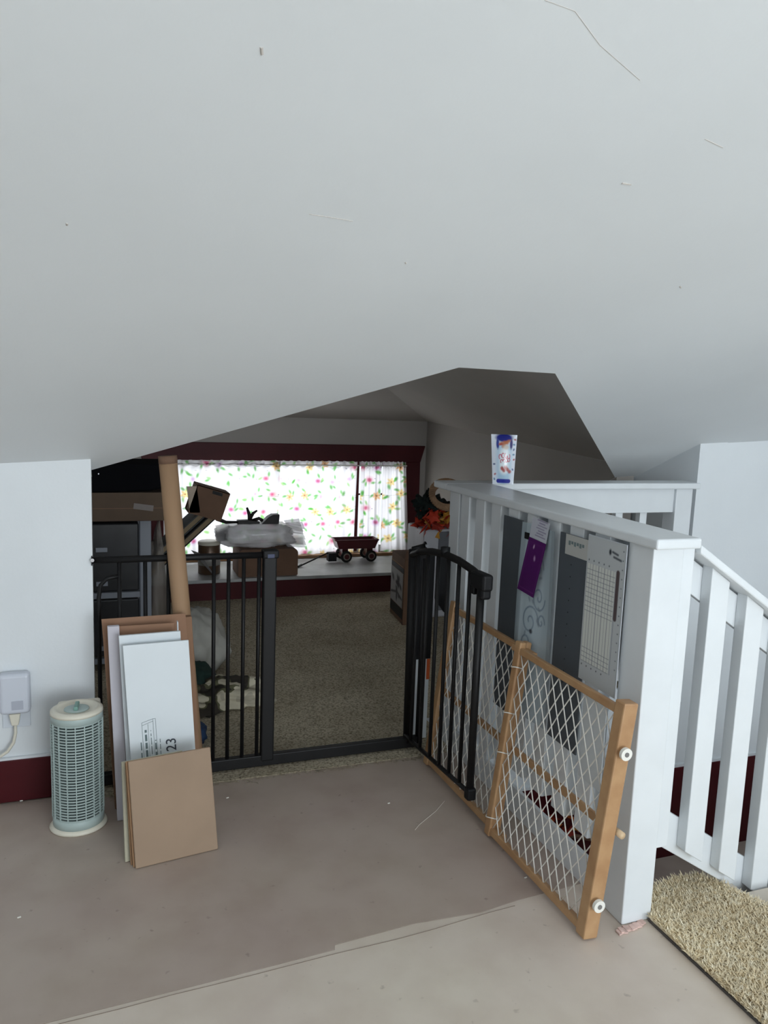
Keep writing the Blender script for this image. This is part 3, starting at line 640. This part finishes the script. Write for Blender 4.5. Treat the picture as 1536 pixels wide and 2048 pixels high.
M().box((1.264, 1.57, .150), (1.284, 2.555, .21)).build('lower_rail', TRIMW, t, bevel=.002)
# sloping stair rail
t = thing('stair_railing', 'white railing sloping down the stairs from the newel post', 'railing', (1.6, 1.52, .1))
sl = -.641; x0, x1 = 1.36, 2.5; L_ = x1-x0
def sbar(name, z0, th, ya, yb, xa=x0, bev=.002):
    M().prism([(xa, ya, z0+sl*(xa-x0)), (x1, ya, z0+sl*L_), (x1, ya, z0+th+sl*L_), (xa, ya, z0+th+sl*(xa-x0))], (0, yb-ya, 0)).build(name, TRIMW, t, bevel=bev)
sbar('cap_board', .966, .024, 1.475, 1.585, 1.364, .004); sbar('top_rail', .872, .088, 1.535, 1.555, 1.316); sbar('bottom_rail', .168, .108, 1.535, 1.556, 1.316)
for k in range(9):
    bx = 1.430+.122*k; zb = .132+sl*(bx-1.43); ztp = .966+sl*(bx+.03-x0)
    M().prism([(bx, 1.500, zb+.02), (bx+.060, 1.500, zb-.02), (bx+.060, 1.500, ztp-.02), (bx, 1.500, ztp+.02)], (0, .035, 0)).build('baluster', TRIMW, t, bevel=.002)
# far railing
t = thing('far_railing', 'white railing across the far side of the stairwell, meeting the right wall', 'railing', (1.85, 2.76, 0))
M().box((1.2135, 2.657, .981), (2.425, 2.775, 1.007)).build('cap_board', TRIMW, t, bevel=.005)
M().box((1.26, 2.695, .876), (2.318, 2.715, .981)).build('top_rail', TRIMW, t, bevel=.002)
M().box((2.318, 2.682, .0), (2.405, 2.76, .981)).build('end_post', TRIMW, t, bevel=.003)
M().box((1.26, 2.695, .0), (2.318, 2.7145, .09)).build('bottom_rail', TRIMW, t, bevel=.002)
x = 2.163
while x > 1.3:
    M().box((x, 2.7155, .0), (x+.036, 2.745, .981)).build('baluster', TRIMW, t, bevel=.002); x -= .125
# leaf garland on the stair wall below
t = thing('leaf_garland', 'orange leaf garland low on the stair wall, seen under the railing', 'garland', (1.85, 2.66, -.775))
r = random.Random(3)
for k in range(60): leaf((r.uniform(1.50, 2.02), r.uniform(2.62, 2.69), -.30-.42*r.random()-.15*0), r.uniform(.028, .045), LF[r.randrange(4)], t, r)
M().tube([(1.45, 2.67, -.35), (1.7, 2.66, -.48), (2.05, 2.67, -.6)], .01, 6).build('stem', CARDD, t)

# ------------------------------------------------------------------ sheets hung on the railing
XS = 1.214
def hung(x, ya, yb, z0, z1, lean=0.):   # origin, U (towards camera), V (up) for a sheet facing the room
    return (x-lean, ya, z0), (0, yb-ya, 0), (lean, 0, z1-z0)
CLEAR = mat('cloudy_stencil', (178, 194, 204), .25, alpha=.8)
M().box((1.214, 2.075, .318), (1.219, 2.195, .955)).build('mat_board', GREYB, bevel=.001, label='narrow dark grey mat board hung left of the purple card', cat='board')
t = thing('mat_board', 'wide dark grey mat board with a row of dots, beside the ruler', 'board', (1.21, 1.79, .3))
M().box((1.2135, 1.712, .352), (1.2185, 1.86, .957)).build('board_sheet', GREYB, t, bevel=.001)
m = M()
for k in range(13): m.tube([(1.2133, 1.797+.0, .50+k*.034), (1.2138, 1.797, .50+k*.034)], .0022, 6)
m.build('punched_dots', BLACKP, t)
M().box((1.2125, 1.72, .9), (1.2132, 1.83, .957)).build('header_card', mat('clear_header', (180, 180, 176), .4), t)
m = M()
for k in range(6): m.box((1.2118, 1.74+k*.013, .932-(k % 2)*.004), (1.2124, 1.749+k*.013, .94))
m.build('header_lettering', INKL, t)
def swirl(x, y):
    col = np.tile(np.array(lin((176, 190, 198)))[None], (len(x), 1)); r = random.Random(6)
    col[:] = col*(1-.25*((x < .022) | (x > x.max()-.02)))[:, None]
    for cx, cy, R0, tr, dr in ((.075, .13, .042, 1.6, 1), (.11, .21, .035, 1.5, -1), (.10, .30, .028, 1.4, 1), (.065, .06, .030, 1.6, -1), (.13, .14, .02, 1.2, 1), (.12, .38, .02, 1.3, -1)):
        pts = [(cx+R0*(1-k/44)*math.cos(dr*k/40*tr*2*math.pi), cy+R0*1.25*(1-k/44)*math.sin(dr*k/40*tr*2*math.pi)) for k in range(40)]; stroke(col, x, y, pts, .0026, (104, 122, 138), .8)
    for _ in range(10):
        a = r.uniform(0, 3); stamp(col, x, y, r.uniform(.05, .13), r.uniform(.03, .33), .009, .004, a, (110, 120, 130), .4, .6)
    stamp(col, x, y, .085, .10, .007, .007, 0, (60, 62, 70), .4)
    return col
t = thing('stencil_sheet', 'cloudy plastic stencil sheet with grey swirls behind the purple card', 'stencil', (1.21, 1.95, .3))
sheet('stencil_film', *hung(1.2105, 2.06, 1.872, .36, .955), 70, 190, lambda x, y: swirl(x, y-.17), mat_print('stencil_film', .25, alpha=.86, spec=.5), t, disp=lambda x, y: np.stack([-.006*np.sin(x*22+y*5)-.004, 0*x, 0*x], 1))
M().box((1.206, 2.02, .905), (1.209, 2.045, .925)).build('clip', BLACKP, t)
t = thing('purple_card', 'purple card in a clear sleeve with white header, hung over the stencil', 'card', (1.2, 1.97, .73))
def purp(x, y):
    col = np.tile(np.array(lin((84, 28, 96)))[None], (len(x), 1)); Hh = y.max(); W = x.max()
    stroke(col, x, y, [(.008, .012), (W-.008, .012), (W-.008, .165), (.008, .165), (.008, .012)], .0012, (110, 52, 124), .7)
    stamp(col, x, y, .055, .12, .004, .008, .3, (200, 160, 205), .5, .9); stamp(col, x, y, .038, .155, .003, .006, 0, (225, 190, 225), .5, .9)
    return col
sheet('card_face', (1.198, 2.055, .745), (.0, -.098, -.006), (.002, -.048, .172), 40, 60, purp, mat_print('purple_gloss', .18, spec=.6), t)
def hdr(x, y):
    col = np.tile(np.array(lin((190, 192, 202)))[None], (len(x), 1))
    for k in range(8): stroke(col, x, y, [(.03+(k % 3)*.006, .012+k*.008), (.085-(k % 2)*.012, .012+k*.008)], .0014, (96, 70, 124), .75)
    return col
sheet('header', (1.2, 2.006, .918), (.0, -.096, -.006), (.002, -.010, .062), 50, 34, hdr, mat_print('header_print', .35), t)
# quilting ruler
t = thing('quilting_ruler', 'clear gridded craft ruler hung nearest the newel post', 'ruler', (1.21, 1.64, .58))
def rul(x, y):
    W, Hh = x.max(), y.max(); col = np.tile(np.array(lin((190, 194, 196)))[None], (len(x), 1))
    gx0, gx1, gy0, gy1 = .004, W-.034, .05, Hh-.075
    ins = (x > gx0) & (x < gx1) & (y > gy0) & (y < gy1); g = .0127
    ln = ins & ((np.abs((x-gx0) % g) < .0011) | (np.abs((y-gy0) % g) < .0011)); col[ins] = np.array(lin((212, 214, 208))); col[ln] = np.array(lin((150, 152, 156)))
    for k in range(1, 6): stroke(col, x, y, [(gx0+k*.0254, gy0), (gx0+k*.0254, gy1)], .0012, (110, 112, 126), .7)
    for k in range(5): stamp(col, x, y, gx0+.006+k*.022, gy1+.010, .0022, .0022, 0, (70, 72, 80)); stamp(col, x, y, gx0+.006+k*.022, gy0-.010, .0022, .0022, 0, (70, 72, 80))
    for k in range(14): stamp(col, x, y, W-.008, .07+k*.0236, .0026, .0016, 0, (90, 92, 104), .4, .9)
    stroke(col, x, y, [(W-.024, .2), (W-.024, gy1)], .007, (74, 56, 58), .92, .15)
    stamp(col, x, y, W-.062, Hh-.028, .005, .008, 0, (60, 64, 70)); stroke(col, x, y, [(W-.052, Hh-.026), (W-.03, Hh-.03)], .003, (90, 94, 100)); stroke(col, x, y, [(W-.046, Hh-.038), (W-.016, Hh-.042)], .003, (90, 94, 100))
    return col
sheet('ruler_face', *hung(1.2115, 1.722, 1.562, .578, .972), 110, 220, rul, mat_print('ruler_acrylic', .2, spec=.6), t)
M().box((1.2125, 1.560, .574), (1.2150, 1.724, .974)).build('acrylic_plate', mat('acrylic', (196, 200, 206), .15), t, bevel=.001)
# translucent plastic hanging lower, behind the wooden gate
M().box((1.2195, 1.60, .30), (1.2225, 1.70, .56)).build('plastic_sheet', mat('milky_sheet', (206, 210, 212), .4), label='milky plastic sheet hung below the ruler, behind the white mesh', cat='plastic sheet')
# snack pouch
t = thing('snack_pouch', 'blue and white snack pouch standing on the railing corner', 'pouch', (1.42, 2.64, 1.008))
def pouch(x, y):
    W, Hh = .1, y.max(); x = x*(W/x.max()); col = np.tile(np.array(lin((222, 228, 238)))[None], (len(x), 1))
    stroke(col, x, y, [(.05, .03), (.05, .13)], .03, (160, 198, 222), .8, .3); stroke(col, x, y, [(.05, .06), (.052, .12)], .021, (232, 238, 242), .9, .3)
    stroke(col, x, y, [(.026, .013), (.076, .013)], .008, (34, 44, 150), 1, .15)
    stamp(col, x, y, .05, .178, .033, .016, 0, (30, 40, 130), .2); stamp(col, x, y, .024, .155, .006, .02, 0, (40, 60, 140), .3); stamp(col, x, y, .078, .155, .006, .02, 0, (50, 40, 110), .3)
    for cx, cy, a in ((.04, .157, .2), (.056, .160, -.4), (.064, .164, .5), (.048, .150, .9)): stamp(col, x, y, cx, cy, .011, .006, a, (184, 104, 56), .4, .9)
    stamp(col, x, y, .036, .153, .008, .004, .2, (170, 50, 40), .4, .8); stamp(col, x, y, .056, .143, .012, .009, 0, (210, 190, 170), .4, .8)
    for k, (a, b) in enumerate(((.034, .112), (.045, .117), (.057, .117), (.069, .114))):
        pts = [(a+.0055*math.cos(q*.7+k), b-.006+.009*math.sin(q*.7+k)) for q in range(7)]; stroke(col, x, y, pts, .0018, (196, 70, 96), .9)
    for k, (a, b) in enumerate(((.04, .092), (.050, .094), (.060, .096), (.070, .098))):
        pts = [(a+.005*math.cos(q*.8-k), b-.003+.007*math.sin(q*.8-k)) for q in range(6)]; stroke(col, x, y, pts, .0018, (190, 60, 86), .9)
    for cx, cy in ((.042, .062), (.05, .055), (.058, .066), (.066, .058), (.076, .05)): stamp(col, x, y, cx, cy, .008, .007, cx*40, (168, 52, 40), .4, .9)
    r = random.Random(2)
    for k in range(9): stamp(col, x, y, r.choice((.009, .012, .09, .093)), .02+k*.019, .0035, .005, r.uniform(0, 3), r.choice(((40, 70, 130), (60, 120, 160), (170, 50, 50))), .4, .85)
    return col
pu, pv = Vector((math.cos(-.35), math.sin(-.35), 0)), Vector((.0, .012, .19))
def pdisp(s):
    def f(x, y):
        u = x/.1-.5; v = y/y.max(); b = s*.016*np.cos(u*math.pi)*np.clip(np.sin(v*math.pi), 0, 1)**.6
        sh = (x-.05)*(-.20*(1-v)); nrm_ = np.array([math.sin(-.35), -math.cos(-.35), 0])
        return sh[:, None]*np.array(pu)[None]+b[:, None]*nrm_[None]
    return f
po = Vector((1.388, 2.635, 1.008))
FOIL = mat_print('pouch_foil', .22, spec=.7)
sheet('pouch_front', po, pu*.1, pv, 100, 190, pouch, FOIL, t, pdisp(1))
sheet('pouch_back', po, pu*.1, pv, 30, 40, lambda x, y: np.tile(np.array(lin((200, 208, 222)))[None], (len(x), 1)), FOIL, t, pdisp(-1))

# ------------------------------------------------------------------ wooden mesh gate leaning on the railing
t = thing('wooden_gate', 'wooden pressure gate with white diamond mesh leaning on the railing', 'gate', (1.13, 1.95, 0))
pb, pn = Vector((1.088, 2.44, .004)), Vector((1.120, 1.452, .004))
tb, tn = Vector((1.180, 2.47, .582)), Vector((1.180, 1.448, .592))
def wp(s, q, d_=0.):                      # s along (0 far, 1 near), q height 0..1, d_ towards the room
    p = pb+(pn-pb)*s; q_ = tb+(tn-tb)*s; n = Vector((-.98, 0, .17)).normalized(); return p+(q_-p)*q+n*d_
fw_ = (pn-pb).normalized()
def stile(s, dep, w=.030, th=.024, q0=0., q1=1.03, lab=None):
    o = M().bar(wp(s, q0, dep), wp(s, q1, dep), w, th, side=fw_).build('stile', WOOD, t, bevel=.004)
    return o
stile(.012, 0, w=.034); near = stile(.985, .008, w=.036, th=.042)
def rail(s0, s1, q, dep, w=.020, th=.018, name='rail'):
    return M().bar(wp(s0, q, dep), wp(s1, q, dep), th, w, side=Vector((-.98, 0, .17))).build(name, WOOD, t, bevel=.003)
rail(.0, .56, .985, .0); rail(0, .56, .03, .0); rail(.47, .985, .985, .018); rail(.49, .985, .03, .018)
stile(.505, .018, w=.030, th=.022); stile(.498, -.007, w=.026, th=.020)
sl_ = rail(.0, .985, .47, -.012, w=.022, th=.012, name='adjusting_slat')
M().tube([wp(.98, .47, -.024), wp(1.012, .47, -.026)], .009, 10).build('slat_peg', mat('pale_wood_peg', (214, 186, 150), .5), sl_, smooth=True)
for q in (.17, .83):
    c = wp(1.0, q, .008)
    k_ = M().tube([c+Vector((-.006, -.014, 0)), c+Vector((-.006, -.023, 0))], .0155, 20).build('rubber_bumper', WHITEP, near, smooth=False)
    M().tube([c+Vector((-.006, -.0225, 0)), c+Vector((-.006, -.0245, 0))], .006, 12).build('bumper_screw', mat('grey_screw', (120, 118, 116), .4), near)
m = M()
for q in (.10, .45, .66, .90):
    c = wp(.505, q, .018); pts = [c+fw_*.018*math.cos(a)+Vector((-.018, 0, 0))*math.sin(a)+Vector((0, 0, .003*math.sin(a*2))) for a in np.linspace(0, 2*math.pi, 17)]
    m.tube(pts, .0018, 6)
m.build('cord_tie', CORD, t, smooth=True)
def net(s0, s1, dep, name='mesh'):
    m = M(); Lw = (s1-s0)*(pn-pb).length; Hh = .53; q0, q1 = .045, .965; dx = .040; dz = .080
    def P(u, v): return wp(s0+(s1-s0)*u/Lw, q0+(q1-q0)*v/Hh, dep)
    for sg in (1, -1):
        k = -int(Hh/dz)-2
        while k*dx < Lw+Hh:
            # line u = k*dx + sg*(v*dx/dz)
            f = .60; c0 = k*dx; v0, v1 = 0., Hh
            if sg > 0: lo, hi = (0-c0)/f, (Lw-c0)/f
            else: lo, hi = (c0-Lw)/f, c0/f
            a, b = max(v0, lo), min(v1, hi)
            if b-a > .01:
                n_ = max(2, int((b-a)/.04)); pts = []
                for j in range(n_+1):
                    v = a+(b-a)*j/n_; u = c0+sg*f*v; pts.append(P(min(max(u+.0012*math.sin(v*40+k), 0), Lw), v)+Vector((sg*.0009, 0, 0)))
                m.tube(pts, .0018, 5)
            k += 1
    m.build(name, CORD, t, kind='stuff', smooth=True)
net(.025, .505, .0); net(.52, .965, .020)

# ------------------------------------------------------------------ shag mat at the top of the stairs
SH = carpet_mat('shag_yarn', (252, 238, 206), (255, 246, 222), (238, 220, 184), 60)
t = thing('shag_mat', 'beige shag carpet remnant at the foot of the newel post', 'mat', (1.6, 1.2, 0))
poly = [(1.302, 1.470), (1.319, 1.474), (1.325, 1.555), (1.50, 1.580), (1.565, 1.572), (1.60, 1.492), (1.64, 1.415), (1.95, 1.38), (1.95, .55), (1.316, .55), (1.310, 1.1)]
M().prism([(x, y, .0005) for x, y in poly], (0, 0, .006)).build('backing', mat('dark_mat_backing', (84, 80, 78), .9), t)
M().prism([(x+(.004 if x < 1.33 else -.004), y-.003, .0065) for x, y in poly], (0, 0, .007)).build('pile_base', SH, t)
def inside(x, y):
    c = False; n = len(poly); j = n-1
    for i in range(n):
        xi, yi = poly[i]; xj, yj = poly[j]
        if (yi > y) != (yj > y) and x < (xj-xi)*(y-yi)/(yj-yi)+xi: c = not c
        j = i
    return c
vs = []; fs = []; cnt = 0
while cnt < 42000:
    x = random.uniform(1.305, 1.80); y = random.uniform(.75, 1.585)
    if not inside(x, y): continue
    cnt += 1; l = random.uniform(.012, .024); a = random.uniform(0, 6.28)+noise.noise(Vector((x*12, y*12, 0)))*3; lean = random.uniform(.3, 1.2)
    w_ = random.uniform(.0012, .0021); b = Vector((x, y, .010)); tip = b+Vector((math.cos(a)*l*lean, math.sin(a)*l*lean, l*.8)); n = len(vs)
    mid = (b+tip)/2+Vector((0, 0, .003)); sd = Vector((-math.sin(a), math.cos(a), 0))*w_; sd2 = Vector((math.cos(a), math.sin(a), 0))*w_
    vs += [b-sd, b+sd, b+sd2, mid-sd, mid+sd, mid+sd2, tip]; fs += [(n, n+1, n+4, n+3), (n+1, n+2, n+5, n+4), (n+2, n, n+3, n+5), (n+3, n+4, n+6), (n+4, n+5, n+6), (n+5, n+3, n+6)]
M().add(vs, fs).build('pile', SH, t, kind='stuff')
m = M(); r = random.Random(1)
for i in range(11):
    x = 1.195+i*.0085; m.obox((x, 1.446+r.uniform(-.003, .003)+i*.0012, .0004), (.0095, r.uniform(-.002, .002), 0), (r.uniform(-.002, .002), .018, 0), (0, 0, r.uniform(.003, .007)))
m.build('pink_strip', mat('pink_plaster', (222, 190, 180), .8, var=.2, scale=60), label='pink crumbling strip at the foot of the newel post', cat='strip')

# ------------------------------------------------------------------ air purifier
PX, PY = -.092, 2.355; rx, ry = .0725, .070
t = thing('air_purifier', 'sage green oval air purifier tower with slotted grille and cream top', 'air purifier', (PX, PY, 0))
M().lathe((PX, PY, 0), [(.062, 0), (.081, .001), (.083, .006), (.078, .012), (.070, .016)], 40, 1.0, .92).build('foot', OFFW, t, smooth=True)
M().lathe((PX, PY, .014), [(.060, 0), (.066, .004), (.0665, .332), (.060, .336)], 40, rx/.0725, ry/.0725).build('inner_core', DARK, t, smooth=True)
M().lathe((PX, PY, .012), [(.064, 0), (.0725, .003), (.0735, .030), (.071, .031)], 40, 1, ry/.0725).build('lower_band', SAGE, t, smooth=True)
M().lathe((PX, PY, .338), [(.071, 0), (.0735, .001), (.0735, .020), (.070, .026)], 40, 1, ry/.0725).build('upper_band', SAGE, t, smooth=True)
m = M(); nr = 34; z0_ = .045; z1_ = .337
for k in range(nr):
    z = z0_+(z1_-z0_)*k/(nr-1); seg = 40; vs = []; fs = []
    for j in range(seg):
        a = 2*math.pi*j/seg
        for rr, zz in ((.0725, -.0019), (.0725, .0019), (.0685, .0019), (.0685, -.0019)): vs.append((PX+rr*math.cos(a), PY+rr*ry/.0725*math.sin(a), z+zz))
    for j in range(seg):
        j2 = (j+1) % seg
        for e in range(4): e2 = (e+1) % 4; fs.append((j*4+e, j2*4+e, j2*4+e2, j*4+e2))
    m.add(vs, fs)
m.build('grille_rings', SAGE, t)
for k in range(18):
    a = math.radians(-112)+math.radians(20)*k; x, y = PX+.0722*math.cos(a), PY+.0722*ry/.0725*math.sin(a); tt = Vector((-math.sin(a), math.cos(a), 0))
    if k < 26: M().bar((x, y, .042), (x, y, .340), .0028, .004, side=tt).build('grille_rib', SAGE, t)
M().lathe((PX, PY, .360), [(.0745, 0), (.0735, .008), (.062, .014), (.054, .011), (.050, .008), (.030, .008)], 40, 1, ry/.0725).build('top_cap', OFFW, t, smooth=True)
M().prism([(PX-.06, PY+.03, .345), (PX+.068, PY+.02, .345), (PX+.066, PY+.082, .345), (PX-.055, PY+.078, .345)], (0, 0, .022)).build('rear_housing', OFFW, t, bevel=.008, segs=3)
kn = M().lathe((PX, PY-.004, .367), [(.036, 0), (.035, .004), (.030, .0055)], 28, 1, .9).build('dial', SAGE, t, smooth=True)
M().obox((PX-.008, PY-.030, .372), (.012, .0, 0), (.004, .050, 0), (0, 0, .012)).build('dial_grip', SAGED, kn, bevel=.003)

# ------------------------------------------------------------------ wall alarm, outlet and cord
t = thing('plug_in_alarm', 'pale grey plug-in alarm box on the left wall', 'alarm', (-.274, 2.55, .37))
M().box((-.320, 2.515, .302), (-.232, 2.556, .432)).build('alarm_case', mat('grey_white_case', (206, 210, 220), .4), t, bevel=.012, segs=4)
M().box((-.285, 2.5135, .318), (-.252, 2.5152, .346)).build('sensor_grille', mat('case_grey', (176, 180, 192), .5), t)
t = thing('outlet', 'white wall outlet below the plug-in alarm', 'outlet', (-.275, 2.556, .28))
M().box((-.316, 2.553, .246), (-.236, 2.5595, .32)).build('cover_plate', mat('outlet_plate', (212, 218, 226), .4), t, bevel=.002)
t = thing('power_cord', 'cream power cord plugged in under the alarm box', 'cord', (-.29, 2.54, .25))
M().prism([(-.295, 2.525, .30), (-.262, 2.525, .30), (-.268, 2.525, .262), (-.288, 2.525, .262)], (0, .026, 0)).build('plug', OFFW, t, bevel=.003)
M().tube([(-.278, 2.537, .265), (-.278, 2.535, .235), (-.284, 2.532, .205), (-.302, 2.53, .178), (-.33, 2.53, .16), (-.38, 2.53, .15), (-.46, 2.53, .155)], .0048, 8).build('cable', OFFW, t, smooth=True)

# ------------------------------------------------------------------ stack of boards against the gate
def board(name, x0, x1, yb, yt, h, th, mt, roll=0., dy=0., z0=.002, parent=None, bev=.0008, **kw):
    """upright board: foot at yb, head leaning back to yt, rolled clockwise by roll"""
    U = Vector((math.cos(roll)*(x1-x0), dy, math.sin(roll)*0)); Vv = Vector((-math.sin(roll)*h, yt-yb, math.cos(roll)*h))
    n = U.cross(Vv).normalized()
    return M().obox((x0, yb, z0), U, Vv, -n*th).build(name, mt, parent, bevel=bev, **kw), Vector((x0, yb, z0)), U, Vv, n
KRAFT = mat('kraft_sheet', (150, 114, 90), .8, var=.06, scale=6)
t = thing('carton', 'tall flattened brown carton standing behind the white boards', 'box', (.12, 2.44, 0))
board('carton_body', .012, .282, 2.41, 2.442, .600, .03, mat('kraft_carton', (142, 108, 84), .85, var=.1, scale=7), roll=.05, dy=.01, parent=t, bev=.002)
board('flap', .02, .272, 2.405, 2.434, .614, .003, KRAFT, roll=.065, dy=.012, parent=t)
t = thing('white_carton', 'tallest white shallow carton, its pale side strip at the left of the stack', 'box', (.1, 2.34, 0))
board('side_wall', .018, .052, 2.335, 2.37, .607, .02, WEDGE, roll=.035, parent=t, bev=.002)
board('side_wall', .212, .2155, 2.345, 2.38, .606, .02, WBOARD, roll=.02, parent=t)
board('inner_sheet', .040, .213, 2.365, 2.392, .60, .003, KRAFT, roll=.035, parent=t)
board('white_board', .055, .232, 2.30, 2.318, .592, .010, WBOARD, roll=.045, dy=.01, label='middle white board, just taller than the printed one', cat='board')
t = thing('printed_board', 'front white board printed with the number 23', 'board', (.15, 2.26, 0))
_, bo, bU, bV, bn = board('panel', .070, .258, 2.255, 2.285, .572, .008, WBOARD, roll=.055, dy=.012, parent=t)
def onb(u, v, d_=.0008): return bo+bU*u+bV*v+bn*d_
un, vn = bU.normalized(), bV.normalized()
text('number_print', '23', .042, onb(.70, .412), vn, -un, INK, t)
m = M()
def seg2(u0, v0, u1, v1, w_=.0009):
    a, b = onb(u0, v0), onb(u1, v1); m.bar(a, b, w_, .0004, side=bn.cross(b-a))
for s_g in ((.255, .30, .255, .585), (.345, .30, .345, .575), (.425, .30, .425, .60), (.465, .30, .465, .60), (.255, .585, .425, .60), (.255, .570, .425, .588), (.425, .60, .465, .60)): seg2(s_g[0]-.055, s_g[1], s_g[2]-.055, s_g[3])
m.build('box_drawing', INKL, t)
m = M(); r = random.Random(5)
for u, v0, v1, ww in ((.225, .33, .49, .003), (.305, .30, .545, .006), (.383, .32, .54, .002), (.447, .33, .485, .004), (.515, .32, .49, .0018)):
    v = v0
    while v < v1:
        l = r.uniform(.008, .03); m.bar(onb(u-.055, v), onb(u-.055, min(v+l/.57, v1)), ww, .0004, side=un); v += l/.57+r.uniform(.007, .014)
m.build('small_print', INKL, t)
board('cream_board', .036, .205, 2.108, 2.182, .262, .010, CREAM, roll=.02, dy=.03, label='thin cream board, rearmost of the short boards in front', cat='board')
board('brown_board', .050, .25, 2.089, 2.162, .268, .005, CARD, roll=.04, dy=.032, label='thin brown board sandwiched behind the front tan hardboard', cat='board')
t = thing('hardboard_panel', 'front tan hardboard square leaning on the floor before the white boards', 'board', (.17, 2.08, 0))
ob, *_ = board('panel', .062, .292, 2.066, 2.135, .284, .006, CARD2, roll=.055, dy=.034, parent=t, bev=.003)
board('backing_sheet', .056, .290, 2.076, 2.145, .280, .004, CARD, roll=.055, dy=.034, parent=t, bev=.001)

# cardboard tube
t = thing('cardboard_tube', 'long tan cardboard tube leaning from floor to sloping ceiling', 'tube', (.27, 2.48, 0))
pA, pB_ = Vector((.275, 2.506, .004)), Vector((.182, 2.506, 1.108))
M().tube([pA, pB_], .0285, 28).build('tube_body', TUBE, t, smooth=True)
M().tube([pB_-(pB_-pA)*.018, pB_+(pB_-pA)*.003], .0292, 28).build('end_cap', CARDD, t, smooth=True)

# debris on the floor
def onfloor(px, py, z=.002):
    d = ray(px, py); return Vector((0, 0, H))+d*((z-H)/d.z)
M().tube([onfloor(*p) for p in ((889, 1602), (872, 1622), (850, 1640), (838, 1650), (830, 1660))], .0007, 5).build('loose_thread', CORD, label='pale loose thread on the floor left of the wooden gate', cat='thread')
for (px, py), lab in (((776, 1608), 'tiny scrap on the floor before the open gate'), ((453, 1597), 'tiny pale scrap right of the tan hardboard'), ((35, 1837), 'tiny pale scrap near the left edge of the floor'), ((1050, 1757), 'white crumb on the floor beside the wooden gate'), ((40, 1603), 'pale shaving at the foot of the maroon baseboard')):
    p = onfloor(px, py, .001); M().obox(p, (.008, .002, 0), (-.001, .003, 0), (0, 0, .002)).build('scrap', WHITEP, label=lab, cat='scrap')
